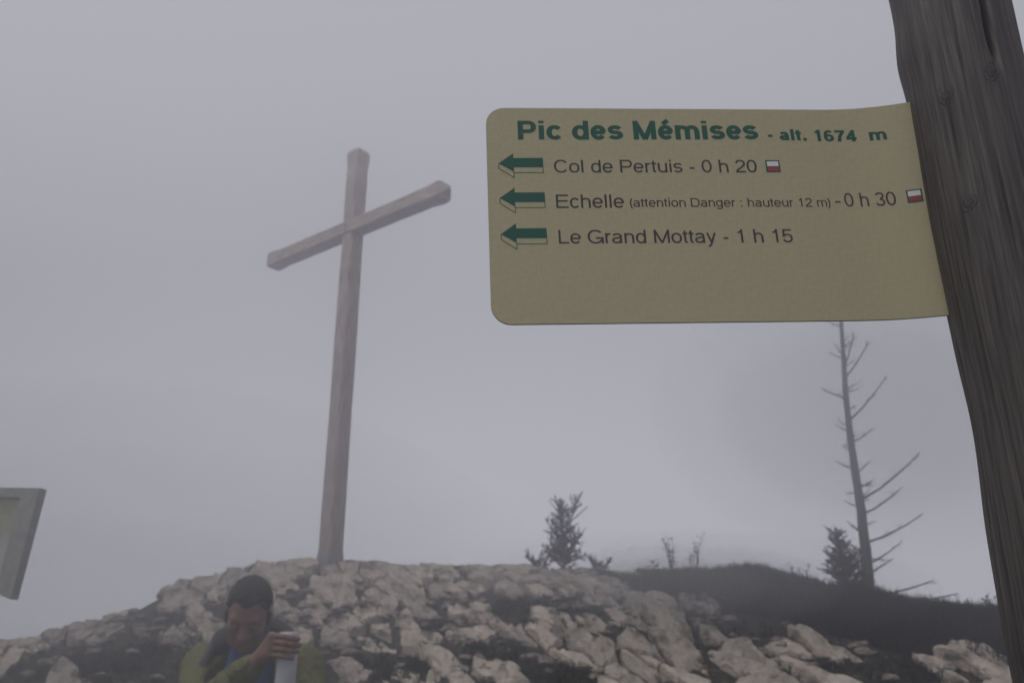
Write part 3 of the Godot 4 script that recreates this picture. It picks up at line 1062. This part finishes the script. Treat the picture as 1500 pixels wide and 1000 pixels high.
func glyph(ch: String, bold: bool) -> Array:
	var hx := 0.122 if bold else 0.068
	var hy := 0.098 if bold else 0.058
	var adv := {"P": 667, "M": 833, "C": 722, "E": 667, "D": 722, "L": 556, "G": 778, " ": 278, "-": 333, ".": 278, ":": 278, "(": 333, ")": 333,
		"i": 222, "l": 222, "t": 278, "r": 333, "c": 500, "s": 500, "y": 500, "m": 833}
	var advb := {"P": 667, "M": 833, " ": 278, "-": 333, ".": 278, "i": 278, "l": 278, "t": 333, "c": 556, "s": 556, "m": 889, "d": 611, "a": 556, "e": 556, "é": 556}
	var w: float = (advb.get(ch, 556) if bold else adv.get(ch, 556)) / 718.0
	var sb := 0.055 if bold else 0.07  # space beside a stem
	var rb := 0.035 if bold else 0.04  # space beside a round
	var xh := 0.755 if bold else 0.75
	var L := sb + hx
	var R := w - sb - hx
	var l := rb + hx
	var r := w - rb - hx
	var m := w * 0.5
	var T := 1.0 - hy
	var X := xh - hy
	var B := hy
	var xm := xh * 0.5
	var s := []
	match ch:
		"o": s = [el(m, xm, (r - l) / 2, xm - hy + 0.01, 0, 360)]
		"0": s = [el(m, 0.5, (r - l) / 2, 0.5 - hy, 0, 360)]
		"c": s = [el(m + 0.02, xm, (r - l) / 2 + 0.02, xm - hy + 0.01, 38, 322)]
		"C": s = [el(m + 0.01, 0.5, (r - l) / 2 + 0.01, 0.51 - hy, 35, 325)]
		"G": s = [el(m - 0.02, 0.5, (r - l) / 2 + 0.01, 0.51 - hy, 38, 345), ln(r, 0.46, r, 0.0), ln(m, 0.46 - hy, r, 0.46 - hy)]
		"e", "é":
			s = [el(m, xm, (r - l) / 2, xm - hy + 0.01, 0, 322), ln(l, xm, r + hx * 0.4, xm)]
			if ch == "é":
				s.append(ln(m - 0.10, xh + 0.07, m + 0.14, xh + 0.27))
		"d": s = [ln(R, 0, R, 1), el((l + R) / 2, xm, (R - l) / 2, xm - hy + 0.01, 0, 360)]
		"g":
			s = [ln(R, xh, R, 0.0), el((l + R) / 2, xm + 0.02, (R - l) / 2, xm - hy, 0, 360), el((l + R) / 2, 0.0, (R - l) / 2, 0.27 - hy, 0, -155)]
		"a":
			s = [el((l + R) / 2, X - 0.17, (R - l) / 2 - 0.02, 0.17, 165, 0), ln(R - 0.02, X - 0.17, R - 0.02, 0.0)]
			var bowl := el(l + 0.20, 0.22, 0.20, 0.22 - hy, 90, 270)
			bowl.insert(0, Vector2(R - 0.02, 0.46))
			bowl.append_array(el(l + 0.22, 0.30, R - l - 0.24, 0.30 - hy, -80, -12))
			s.append(bowl)
		"s":
			var rx := (r - l) / 2
			var up := el(m, xh * 0.75 - hy * 0.5, rx * 0.94, xh * 0.25 - hy * 0.5, 18, 262)
			up.append_array(el(m, xh * 0.25 + hy * 0.5, rx, xh * 0.25 - hy * 0.5, 82, -162))
			s = [up]
		"h": s = [ln(L, 0, L, 1), arch(L, R, X, xh)]
		"n": s = [ln(L, 0, L, xh), arch(L, R, X, xh)]
		"m": s = [ln(L, 0, L, xh), arch(L, m, X, xh), arch(m, R, X, xh)]
		"r":
			s = [ln(L, 0, L, xh), el(L + 0.24, X - 0.24, 0.24, 0.24, 175, 82)]
		"u":
			var u := PackedVector2Array([Vector2(L, xh)])
			u.append_array(el((L + R) / 2, B + 0.24, (R - L) / 2, 0.24, 180, 360))
			s = [u, ln(R, 0, R, xh)]
		"i": s = [ln(m, 0, m, xh), ln(m, 0.865, m, 1.0)]
		"l": s = [ln(m, 0, m, 1)]
		"t":
			var tt := PackedVector2Array([Vector2(m - 0.02, 0.92)])
			tt.append_array(el(m + 0.11, 0.16, 0.13, 0.16 - hy, 180, 275))
			s = [tt, ln(0.02, xh - hy * 0.9, w - 0.03, xh - hy * 0.9)]
		"y": s = [ln(0.04 + hx * 0.8, xh, m, 0.03), PackedVector2Array([Vector2(w - 0.04 - hx * 0.8, xh), Vector2(m, 0.0), Vector2(m - 0.07, -0.16), Vector2(m - 0.15, -0.235), Vector2(m - 0.25, -0.225)])]
		"P":
			var p := PackedVector2Array([Vector2(L, T)])
			p.append_array(el(r - 0.24, (T + 0.44) / 2, 0.24, (T - 0.44) / 2, 90, -90))
			p.append(Vector2(L, 0.44))
			s = [ln(L, 0, L, 1), p]
		"D":
			var p := PackedVector2Array([Vector2(L, T)])
			p.append_array(el(r - 0.36, 0.5, 0.36, 0.5 - hy, 90, -90))
			p.append(Vector2(L, B))
			s = [ln(L, 0, L, 1), p]
		"E": s = [ln(L, 0, L, 1), ln(L, T, w - 0.06, T), ln(L, 0.52, w - 0.10, 0.52), ln(L, B, w - 0.05, B)]
		"L": s = [ln(L, 0, L, 1), ln(L, B, w - 0.04, B)]
		"M": s = [ln(L, 0, L, 1), ln(R, 0, R, 1), ln(L, 1.0 - hy * 0.6, m, 0.02), ln(m, 0.02, R, 1.0 - hy * 0.6)]
		"1": s = [ln(m + 0.06, 0, m + 0.06, 1), PackedVector2Array([Vector2(m + 0.05, 0.92), Vector2(m - 0.04, 0.80), Vector2(m - 0.20, 0.765)])]
		"2":
			var p := el(m, 0.70, (r - l) / 2 - 0.01, 0.30 - hy, 175, -28)
			p.append_array([Vector2(m + 0.04, 0.38), Vector2(l + 0.06, 0.20), Vector2(l + 0.01, B)])
			s = [p, ln(l - hx, B, r + hx * 0.8, B)]
		"3": s = [el(m - 0.01, 0.745, (r - l) / 2 - 0.03, 0.255 - hy, 165, -90), el(m - 0.01, 0.275, (r - l) / 2, 0.275 - hy, 90, -168)]
		"4": s = [ln(w - 0.20 - hx * 0.4, 0, w - 0.20 - hx * 0.4, 1), ln(w - 0.22, 0.96, l - 0.02, 0.30), ln(l - hx, 0.27, r + hx, 0.27)]
		"5": s = [ln(l + 0.08, T, r, T), ln(l + 0.07, T + hy, l + 0.02, 0.42), el(m - 0.01, 0.33, (r - l) / 2, 0.33 - hy, 152, -160)]
		"6":
			var p := el(m + 0.02, 0.52, (r - l) / 2 + 0.02, 0.48 - hy, 48, 180)
			s = [p, el(m, 0.32, (r - l) / 2, 0.32 - hy, 0, 360), ln(l, 0.52, l, 0.32)]
		"7": s = [ln(l - hx, T, r + hx, T), PackedVector2Array([Vector2(r + hx * 0.3, T), Vector2(m + 0.02, 0.52), Vector2(m - 0.10, 0.0)])]
		"(": s = [el(w + 0.16, 0.39, w * 0.78, 0.66, 122, 238)]
		")": s = [el(-0.16, 0.39, w * 0.78, 0.66, 58, -58)]
		"-": s = [ln(0.07, 0.35, w - 0.07, 0.35)]
		".": s = [ln(m, 0, m, hx * 2.0)]
		":": s = [ln(m, 0, m, hx * 2.0), ln(m, xh - hx * 2.0, m, xh)]
	return [w, s, hx, hy]

func arch(a: float, b: float, top: float, _xh: float) -> PackedVector2Array:
	var p := el((a + b) / 2, top - 0.24, (b - a) / 2, 0.24, 172, 0)
	p.append(Vector2(b, 0))
	return p

func write_line(plate: Node3D, text: String, from: Vector2, to: Vector2, cap: float, bold: bool) -> void:
	var strokes := []
	var x := 0.0
	var lo := INF
	var hi := -INF
	for ch in text:
		var g := glyph(ch, bold)
		for poly in g[1]:
			var ribbon := pen(poly, g[2], g[3])
			var moved := []
			for e in ribbon:
				moved.append([e[0] + Vector2(x, 0), e[1] + Vector2(x, 0)])
				lo = minf(lo, minf(moved[-1][0].x, moved[-1][1].x))
				hi = maxf(hi, maxf(moved[-1][0].x, moved[-1][1].x))
			strokes.append(moved)
		x += g[0]
	var st := start(false)
	var sx := (to.x - from.x) / (hi - lo)
	for n in strokes.size():
		var out := 0.00010 + 0.00001 * (n % 9)
		for i in strokes[n].size() - 1:
			var c := [strokes[n][i][0], strokes[n][i + 1][0], strokes[n][i + 1][1], strokes[n][i][1]]
			var q := []
			for p in c:
				var px: float = from.x + (p.x - lo) * sx
				q.append(on_sign(Vector2(px, lerpf(from.y, to.y, (px - from.x) / (to.x - from.x)) + p.y * cap), out))
			quad(st, q[0], q[1], q[2], q[3])
	obj("lettering", st, M.green if bold else M.ink, plate)

# both edges of a pen stroke: pairs of points
func pen(poly: PackedVector2Array, hx: float, hy: float) -> Array:
	var out := []
	for i in poly.size():
		var d0 := (poly[i] - poly[maxi(i - 1, 0)]).normalized() if i > 0 else (poly[1] - poly[0]).normalized()
		var d1 := (poly[mini(i + 1, poly.size() - 1)] - poly[i]).normalized() if i < poly.size() - 1 else d0
		var d := (d0 + d1).normalized()
		var n := Vector2(-d.y, d.x)
		var k := 1.0 / maxf(0.6, Vector2(-d0.y, d0.x).dot(n))
		# the pen is wider across than along
		var half := 1.0 / sqrt(pow(n.x / hx, 2.0) + pow(n.y / hy, 2.0))
		out.append([poly[i] + n * half * k, poly[i] - n * half * k])
	return out

# ------------------------------------------------------------------ the hiker
# a distance field on a grid, meshed as surface nets
class Field:
	var lo: Vector3
	var cell: float
	var nx: int
	var ny: int
	var nz: int
	var v := PackedFloat32Array()

	func _init(a: Vector3, b: Vector3, c: float) -> void:
		lo = a
		cell = c
		nx = int((b.x - a.x) / c) + 2
		ny = int((b.y - a.y) / c) + 2
		nz = int((b.z - a.z) / c) + 2
		v.resize(nx * ny * nz)
		v.fill(1.0)

	# a tapered capsule joined smoothly to what is there; flat squeezes it along z
	func limb(a: Vector3, b: Vector3, ra: float, rb: float, k := 0.02, flat := Vector3.ONE) -> void:
		var r := maxf(ra, rb) / minf(flat.x, minf(flat.y, flat.z)) + k + cell * 2.5
		var i0 := maxi(0, int((minf(a.x, b.x) - r - lo.x) / cell))
		var i1 := mini(nx - 1, int((maxf(a.x, b.x) + r - lo.x) / cell) + 1)
		var j0 := maxi(0, int((minf(a.y, b.y) - r - lo.y) / cell))
		var j1 := mini(ny - 1, int((maxf(a.y, b.y) + r - lo.y) / cell) + 1)
		var k0 := maxi(0, int((minf(a.z, b.z) - r - lo.z) / cell))
		var k1 := mini(nz - 1, int((maxf(a.z, b.z) + r - lo.z) / cell) + 1)
		var ab := (b - a)
		var l2 := maxf(ab.length_squared(), 1e-9)
		for z in range(k0, k1 + 1):
			for y in range(j0, j1 + 1):
				var row := (z * ny + y) * nx
				for x in range(i0, i1 + 1):
					var p := lo + Vector3(x, y, z) * cell
					var t := clampf((p - a).dot(ab) / l2, 0.0, 1.0)
					var d := ((p - a - ab * t) * flat).length() - lerpf(ra, rb, t)
					var o := v[row + x]
					var h := maxf(k - absf(o - d), 0.0) / k
					v[row + x] = minf(o, d) - h * h * k * 0.25

	# an ellipsoid turned by a basis; sign -1 carves it away
	func egg(c: Vector3, radii: Vector3, turn: Basis, k := 0.01, carve := false) -> void:
		var r := maxf(radii.x, maxf(radii.y, radii.z)) + k + cell * 2.5
		var i0 := maxi(0, int((c.x - r - lo.x) / cell))
		var i1 := mini(nx - 1, int((c.x + r - lo.x) / cell) + 1)
		var j0 := maxi(0, int((c.y - r - lo.y) / cell))
		var j1 := mini(ny - 1, int((c.y + r - lo.y) / cell) + 1)
		var k0 := maxi(0, int((c.z - r - lo.z) / cell))
		var k1 := mini(nz - 1, int((c.z + r - lo.z) / cell) + 1)
		var inv := turn.inverse()
		var least := minf(radii.x, minf(radii.y, radii.z))
		for z in range(k0, k1 + 1):
			for y in range(j0, j1 + 1):
				var row := (z * ny + y) * nx
				for x in range(i0, i1 + 1):
					var q := inv * (lo + Vector3(x, y, z) * cell - c) / radii
					var len := q.length()
					var grad := (q / radii).length()
					var d := (len * (len - 1.0) / grad) if grad > 1e-6 else -least
					var o := v[row + x]
					if carve:
						var h := maxf(k - absf(o + d), 0.0) / k
						v[row + x] = maxf(o, -d) + h * h * k * 0.25
					else:
						var h := maxf(k - absf(o - d), 0.0) / k
						v[row + x] = minf(o, d) - h * h * k * 0.25

	func mesh(st: SurfaceTool) -> void:
		var ids := {}
		var pts := []
		for z in nz - 1:
			for y in ny - 1:
				for x in nx - 1:
					var at := (z * ny + y) * nx + x
					var c := [v[at], v[at + 1], v[at + nx], v[at + nx + 1], v[at + nx * ny], v[at + nx * ny + 1], v[at + nx * ny + nx], v[at + nx * ny + nx + 1]]
					var inside := 0
					for q in c:
						if q < 0.0:
							inside += 1
					if inside == 0 or inside == 8:
						continue
					var sum := Vector3.ZERO
					var n := 0
					for e in [[0, 1], [2, 3], [4, 5], [6, 7], [0, 2], [1, 3], [4, 6], [5, 7], [0, 4], [1, 5], [2, 6], [3, 7]]:
						var a: float = c[e[0]]
						var b: float = c[e[1]]
						if (a < 0.0) != (b < 0.0):
							var pa := Vector3(e[0] & 1, (e[0] >> 1) & 1, e[0] >> 2)
							var pb := Vector3(e[1] & 1, (e[1] >> 1) & 1, e[1] >> 2)
							sum += pa.lerp(pb, a / (a - b))
							n += 1
					ids[at] = pts.size()
					pts.append(lo + (Vector3(x, y, z) + sum / n) * cell)
		for at in ids:
			var x: int = at % nx
			var y: int = (at / nx) % ny
			var z: int = at / (nx * ny)
			for axis in 3:
				var step: int = [1, nx, nx * ny][axis]
				var u: int = [nx, nx * ny, 1][axis]
				var w: int = [nx * ny, 1, nx][axis]
				if [y, z, x][axis] == 0 or [z, x, y][axis] == 0:
					continue
				var a := v[at]
				var b := v[at + step]
				if (a < 0.0) == (b < 0.0):
					continue
				if not (ids.has(at - u) and ids.has(at - w) and ids.has(at - u - w)):
					continue
				var q := [pts[ids[at]], pts[ids[at - u]], pts[ids[at - u - w]], pts[ids[at - w]]]
				if a < 0.0:
					q.reverse()
				for i in [0, 1, 2, 0, 2, 3]:
					st.add_vertex(q[i])

func make_hiker() -> void:
	var px := -0.835
	var shift := Vector3(-0.155, -0.012, -0.55)
	var at := Vector3(px, ground_y(px + shift.x, 2.82 - shift.z) - shift.y, -2.82)
	var t := thing("person", at, "person in olive jacket and blue fleece bent over a white flask", "person")
	var skin := plain(0.22, 0.115, 0.088, 0.65)
	skin.subsurf_scatter_enabled = true
	skin.subsurf_scatter_strength = 0.1
	var olive := textured(noise_tex(0.05, 4, [[0.075, 0.078, 0.018], [0.115, 0.117, 0.028]], [0.3, 0.7], 101, 256), Vector3.ONE * 5.0, 0.75, noise_tex(0.012, 3, [], [], 103, 256, FastNoiseLite.TYPE_SIMPLEX_SMOOTH, 12.0), 1.2)
	var blue := plain(0.028, 0.075, 0.19, 0.9)
	var dark := plain(0.030, 0.030, 0.032, 0.9)
	var grey := plain(0.055, 0.055, 0.06, 0.85)
	var hairm := textured(noise_tex(0.06, 4, [[0.012, 0.010, 0.010], [0.035, 0.028, 0.026]], [0.3, 0.7], 102, 256), Vector3.ONE * 14.0, 0.9)
	# joints
	var head := Vector3(px, 1.650, -2.69)
	var neck := Vector3(px, 1.515, -2.79)
	var chest := Vector3(px, 1.33, -2.84)
	var waist := Vector3(px, 1.10, -2.85)
	var hip := Vector3(px, 0.98, -2.84)
	var sr := Vector3(px - 0.185, 1.455, -2.81)
	var sl := Vector3(px + 0.185, 1.455, -2.81)
	var er := Vector3(-0.945, 1.318, -2.555)
	var wr := Vector3(-0.716, 1.494, -2.452)
	var elb := Vector3(-0.545, 1.225, -2.66)
	var wl := Vector3(-0.610, 1.325, -2.455)
	var knee_r := Vector3(px - 0.10, 0.56, -2.76)
	var knee_l := Vector3(px + 0.10, 0.56, -2.76)
	var foot_r := Vector3(px - 0.12, at.y + 0.07, -2.85)
	var foot_l := Vector3(px + 0.12, at.y + 0.07, -2.85)
	# ---- body: one skin
	var st := start(true)
	var f := Field.new(Vector3(px - 0.36, at.y - 0.05, -3.05), Vector3(px + 0.40, 1.60, -2.38), 0.016)
	f.limb(neck + Vector3(0, 0.06, 0.04), neck - Vector3(0, 0.06, 0), 0.055, 0.065, 0.03)
	f.limb(sr, sl, 0.06, 0.06, 0.05)
	f.limb(chest, waist, 0.135, 0.12, 0.05)
	f.limb(waist, hip, 0.12, 0.13, 0.05)
	for a in [[sr, er, wr], [sl, elb, wl]]:
		f.limb(a[0], a[1], 0.052, 0.040, 0.02)
		f.limb(a[1], a[2], 0.040, 0.028, 0.02)
	for a in [[hip + Vector3(-0.09, 0, 0), knee_r, foot_r], [hip + Vector3(0.09, 0, 0), knee_l, foot_l]]:
		f.limb(a[0], a[1], 0.085, 0.055, 0.03)
		f.limb(a[1], a[2], 0.055, 0.040, 0.02)
	f.mesh(st)
	# head: turned a little to its left and bowed over the flask
	var turn := Basis.from_euler(Vector3(deg_to_rad(31), deg_to_rad(9), deg_to_rad(-3)))
	var hf := Field.new(head - Vector3(0.13, 0.17, 0.16), head + Vector3(0.13, 0.17, 0.19), 0.0045)
	var H := func(v: Vector3) -> Vector3: return head + turn * v
	hf.egg(H.call(Vector3(0, 0.035, -0.012)), Vector3(0.075, 0.092, 0.098), turn, 0.02)
	hf.egg(H.call(Vector3(0, -0.028, 0.026)), Vector3(0.063, 0.088, 0.062), turn, 0.03)
	hf.limb(H.call(Vector3(-0.032, -0.085, 0.035)), H.call(Vector3(0.032, -0.085, 0.035)), 0.026, 0.026, 0.03)
	hf.limb(H.call(Vector3(0, -0.098, 0.066)), H.call(Vector3(0, -0.09, 0.058)), 0.018, 0.02, 0.02)
	hf.limb(H.call(Vector3(-0.035, 0.020, 0.072)), H.call(Vector3(0.035, 0.020, 0.072)), 0.014, 0.014, 0.02)
	for s in [-1.0, 1.0]:
		hf.egg(H.call(Vector3(0.030 * s, -0.002, 0.094)), Vector3(0.019, 0.012, 0.016), turn, 0.012, true)
		hf.egg(H.call(Vector3(0.030 * s, -0.003, 0.077)), Vector3(0.015, 0.010, 0.012), turn, 0.004)
		hf.egg(H.call(Vector3(0.042 * s, -0.026, 0.058)), Vector3(0.020, 0.018, 0.016), turn, 0.03)
		hf.egg(H.call(Vector3(0.076 * s, -0.008, -0.008)), Vector3(0.010, 0.031, 0.019), turn * Basis(Vector3.UP, 0.35 * s), 0.008)
		hf.limb(H.call(Vector3(0.012 * s, -0.040, 0.094)), H.call(Vector3(0.010 * s, -0.038, 0.09)), 0.010, 0.010, 0.008)
	hf.limb(H.call(Vector3(0, 0.012, 0.080)), H.call(Vector3(0, -0.036, 0.106)), 0.009, 0.013, 0.012)
	hf.limb(H.call(Vector3(-0.020, -0.066, 0.080)), H.call(Vector3(0.020, -0.066, 0.080)), 0.0075, 0.0075, 0.008)
	hf.limb(H.call(Vector3(-0.017, -0.077, 0.077)), H.call(Vector3(0.017, -0.077, 0.077)), 0.008, 0.008, 0.006)
	hf.limb(H.call(Vector3(0, -0.07, 0.0)), neck + Vector3(0, 0.03, 0.03), 0.052, 0.056, 0.03)
	hf.mesh(st)
	# hands: palm, four fingers round the flask, thumb on the far side
	var fl := Vector3(-0.603, 1.5, -2.403)
	var fr := 0.0345
	var rh := Field.new(Vector3(-0.76, 1.43, -2.50), Vector3(-0.54, 1.63, -2.32), 0.0032)
	var k0 := Vector3(-0.650, 1.580, -2.372)
	var k3 := Vector3(-0.653, 1.520, -2.380)
	for i in 4:
		var g := i / 3.0
		var k := k0.lerp(k3, g) + Vector3(-0.002 * absf(i - 1.2), 0, 0)
		rh.limb(wr + Vector3(0.004, 0.012 - 0.012 * g, 0), k, 0.021, 0.0125, 0.016)
		var rr: float = [0.0092, 0.0094, 0.0088, 0.0078][i]
		var reach: float = [0.92, 1.0, 0.94, 0.74][i]
		var last := k
		for s in 3:
			# the finger lies along the round of the flask
			var a := lerpf(2.3, 2.3 - 1.95 * reach, (s + 1) / 3.0)
			var q := Vector3(fl.x + cos(a) * (fr + rr), k.y - 0.004 * (s + 1), fl.z + sin(a) * (fr + rr))
			rh.limb(last, q, rr * (1.06 - 0.06 * s), rr * (1.0 - 0.07 * s), 0.004)
			last = q
	rh.limb(wr, wr.lerp(er, 0.3), 0.026, 0.029, 0.015, Vector3(1, 1, 1))
	rh.limb(wr + Vector3(0.008, 0.018, -0.008), Vector3(-0.655, 1.555, -2.435), 0.016, 0.0125, 0.012)
	rh.limb(Vector3(-0.655, 1.555, -2.435), Vector3(-0.625, 1.580, -2.442), 0.0115, 0.0095, 0.004)
	rh.mesh(st)
	var lh := Field.new(Vector3(-0.68, 1.25, -2.50), Vector3(-0.53, 1.42, -2.34), 0.004)
	for i in 4:
		var y := 1.385 - 0.021 * i
		var rr: float = [0.0092, 0.0094, 0.0088, 0.0078][i]
		var k := Vector3(-0.555, y, -2.425)
		lh.limb(wl + Vector3(0.02, 0.01, 0), k, 0.020, 0.012, 0.014)
		var last := k
		for s in 3:
			var a := lerpf(0.7, 0.7 + 1.75, (s + 1) / 3.0)
			var q := Vector3(fl.x + cos(a) * (fr + rr), y - 0.003 * s, fl.z + sin(a) * (fr + rr))
			lh.limb(last, q, rr, rr * 0.94, 0.004)
			last = q
	lh.limb(wl, wl.lerp(elb, 0.25), 0.025, 0.028, 0.012)
	lh.limb(wl + Vector3(0.01, 0.02, 0), Vector3(-0.585, 1.395, -2.446), 0.014, 0.0095, 0.010)
	lh.mesh(st)
	st.index()
	obj("body", st, skin, t)
	# ---- hair, brows
	st = start(true)
	hf = Field.new(head - Vector3(0.13, 0.13, 0.18), head + Vector3(0.13, 0.18, 0.16), 0.0045)
	hf.egg(H.call(Vector3(0, 0.043, -0.018)), Vector3(0.078, 0.094, 0.102), turn, 0.01)
	hf.egg(H.call(Vector3(0, -0.045, 0.088)), Vector3(0.080, 0.110, 0.085), turn, 0.01, true)
	for s in [-1.0, 1.0]:
		hf.egg(H.call(Vector3(0.042 * s, 0.0, 0.095)), Vector3(0.036, 0.092, 0.065), turn, 0.01, true)
	hf.egg(H.call(Vector3(0, -0.12, 0.0)), Vector3(0.13, 0.085, 0.16), turn, 0.01, true)
	for s in [-1.0, 1.0]:
		hf.limb(H.call(Vector3(0.074 * s, 0.02, 0.018)), H.call(Vector3(0.073 * s, -0.028, 0.014)), 0.009, 0.006, 0.006)
	for i in 420:
		var dir := Vector3(rng.randf_range(-1, 1), rng.randf_range(0.15, 1), rng.randf_range(-1, 0.35)).normalized()
		var p: Vector3 = Vector3(0, 0.040, -0.018) + dir * Vector3(0.077, 0.092, 0.100)
		hf.limb(H.call(p), H.call(p + Vector3(dir.x * 0.006 + 0.004, -0.006, 0.018)), 0.0045, 0.0035, 0.006)
	hf.mesh(st)
	st.index()
	obj("hair", st, hairm, t)
	for s in [-1.0, 1.0]:
		st = start(true)
		tube(st, [H.call(Vector3(0.014 * s, 0.017, 0.0875)), H.call(Vector3(0.032 * s, 0.022, 0.085)), H.call(Vector3(0.050 * s, 0.016, 0.073))], [0.004, 0.0048, 0.003], 6)
		obj("eyebrow", st, hairm, t)
		st = start(true)
		tube(st, [H.call(Vector3(0.018 * s, -0.004, 0.0865)), H.call(Vector3(0.030 * s, -0.0075, 0.0895)), H.call(Vector3(0.042 * s, -0.004, 0.0855))], [0.0012, 0.0022, 0.0012], 6)
		obj("eyelash", st, hairm, t)
	# ---- fleece
	st = start(true)
	f = Field.new(Vector3(px - 0.22, 1.0, -3.02), Vector3(px + 0.22, 1.62, -2.55), 0.010)
	f.limb(chest + Vector3(0, 0.03, 0.012), waist, 0.152, 0.135, 0.05)
	f.limb(neck - Vector3(0, 0.02, -0.01), chest, 0.080, 0.13, 0.05)
	f.limb(neck + Vector3(0, 0.045, 0.035), neck, 0.074, 0.080, 0.02)
	f.egg(neck + Vector3(0, 0.105, 0.075), Vector3(0.066, 0.07, 0.075), Basis.from_euler(Vector3(0.5, 0, 0)), 0.01, true)
	f.mesh(st)
	st.index()
	obj("fleece", st, blue, t)
	# ---- jacket, open down the front
	st = start(true)
	f = Field.new(Vector3(px - 0.40, 0.82, -3.10), Vector3(px + 0.46, 1.62, -2.40), 0.0115)
	f.limb(chest + Vector3(-0.03, 0.02, 0), chest + Vector3(0.03, 0.02, 0), 0.168, 0.168, 0.05)
	f.limb(chest, hip, 0.170, 0.175, 0.05)
	f.limb(sr + Vector3(0.05, 0.005, 0), sl - Vector3(0.05, -0.005, 0), 0.085, 0.085, 0.06)
	f.limb(hip, hip - Vector3(0, 0.1, 0), 0.175, 0.18, 0.03)
	for a in [[sr, er, wr], [sl, elb, wl]]:
		f.limb(a[0], a[1], 0.088, 0.066, 0.04)
		f.limb(a[1], a[1].lerp(a[2], 0.88), 0.066, 0.046, 0.03)
	# folds of the sleeves
	for i in 16:
		var g := rng.randf()
		var a := er.lerp(wr, 0.85 * g)
		var o := Vector3(rng.randf_range(-1, 1), rng.randf_range(-1, 1), rng.randf_range(0, 1)).normalized() * lerpf(0.064, 0.046, g)
		f.limb(a + o, a + o.rotated((wr - er).normalized(), 0.9), 0.010, 0.006, 0.02)
	f.egg(Vector3(px + 0.005, 1.40, -2.66), Vector3(0.125, 0.26, 0.11), Basis.from_euler(Vector3(-0.15, 0, 0)), 0.015, true)
	f.egg(neck + Vector3(0, 0.06, 0.06), Vector3(0.085, 0.12, 0.12), Basis(), 0.02, true)
	f.mesh(st)
	st.index()
	obj("jacket", st, olive, t)
	# ---- dark hood thrown back and straps of the rucksack
	st = start(true)
	f = Field.new(Vector3(px - 0.22, 1.36, -3.02), Vector3(px + 0.22, 1.72, -2.58), 0.009)
	for i in 9:
		var a0 := deg_to_rad(lerpf(-8, 188, i / 9.0))
		var a1 := deg_to_rad(lerpf(-8, 188, (i + 1) / 9.0))
		var p0 := neck + Vector3(cos(a0) * 0.118, 0.045 + 0.045 * sin(a0) - 0.02 * absf(cos(a0)), -sin(a0) * 0.085 + 0.015)
		var p1 := neck + Vector3(cos(a1) * 0.118, 0.045 + 0.045 * sin(a1) - 0.02 * absf(cos(a1)), -sin(a1) * 0.085 + 0.015)
		f.limb(p0, p1, 0.044, 0.044, 0.02)
	f.mesh(st)
	st.index()
	obj("hood", st, dark, t)
	for s in [-1.0, 1.0]:
		st = start(true)
		tube(st, [Vector3(px + 0.105 * s, 1.555, -2.83), Vector3(px + 0.135 * s, 1.55, -2.75), Vector3(px + 0.145 * s, 1.48, -2.69), Vector3(px + 0.145 * s, 1.36, -2.665), Vector3(px + 0.15 * s, 1.20, -2.68)], [0.016, 0.019, 0.019, 0.018, 0.016], 8)
		obj("shoulder_strap", st, grey, t)
	# ---- trousers and boots
	st = start(true)
	f = Field.new(Vector3(px - 0.30, at.y, -3.06), Vector3(px + 0.30, 1.08, -2.58), 0.015)
	for a in [[hip + Vector3(-0.09, 0, 0), knee_r, foot_r], [hip + Vector3(0.09, 0, 0), knee_l, foot_l]]:
		f.limb(a[0], a[1], 0.105, 0.075, 0.03)
		f.limb(a[1], a[2] + Vector3(0, 0.05, 0), 0.075, 0.062, 0.02)
	f.limb(hip + Vector3(0, 0.04, 0), hip, 0.14, 0.14, 0.04)
	f.mesh(st)
	st.index()
	obj("trousers", st, grey, t)
	for a in [foot_r, foot_l]:
		st = start(true)
		f = Field.new(a - Vector3(0.09, 0.10, 0.12), a + Vector3(0.09, 0.14, 0.28), 0.009)
		f.limb(a + Vector3(0, 0.08, 0), a - Vector3(0, 0.02, 0), 0.058, 0.055, 0.02)
		f.limb(a - Vector3(0, 0.025, 0.02), a + Vector3(0, -0.03, 0.17), 0.046, 0.042, 0.03)
		f.mesh(st)
		st.index()
		obj("boot", st, dark, t)
	# ---- the flask is a thing of its own, held in both hands
	var top := 1.590
	var fk := thing("flask", Vector3(fl.x, 1.33, fl.z), "white cylindrical flask held up in the hands of the person", "flask")
	st = start(true)
	lathe(st, fl, [[0.0, 1.335], [0.030, 1.335], [fr, 1.341], [fr, top - 0.062], [fr - 0.0015, top - 0.060]])
	obj("flask_body", st, plain(0.45, 0.46, 0.48, 0.35), fk)
	st = start(true)
	lathe(st, fl, [[fr - 0.0015, top - 0.060], [fr - 0.001, top - 0.008], [fr - 0.005, top], [0.012, top + 0.001], [0.0, top + 0.001]])
	obj("cup_lid", st, plain(0.40, 0.41, 0.43, 0.3), fk)
	t.position += shift
	fk.position += shift

func lathe(st: SurfaceTool, c: Vector3, prof: Array) -> void:
	var n := 28
	for i in prof.size() - 1:
		for k in n:
			var a := TAU * k / n
			var b := TAU * (k + 1) / n
			var p := [Vector3(c.x + cos(a) * prof[i][0], prof[i][1], c.z + sin(a) * prof[i][0]), Vector3(c.x + cos(a) * prof[i + 1][0], prof[i + 1][1], c.z + sin(a) * prof[i + 1][0]), Vector3(c.x + cos(b) * prof[i + 1][0], prof[i + 1][1], c.z + sin(b) * prof[i + 1][0]), Vector3(c.x + cos(b) * prof[i][0], prof[i][1], c.z + sin(b) * prof[i][0])]
			quad(st, p[0], p[1], p[2], p[3])
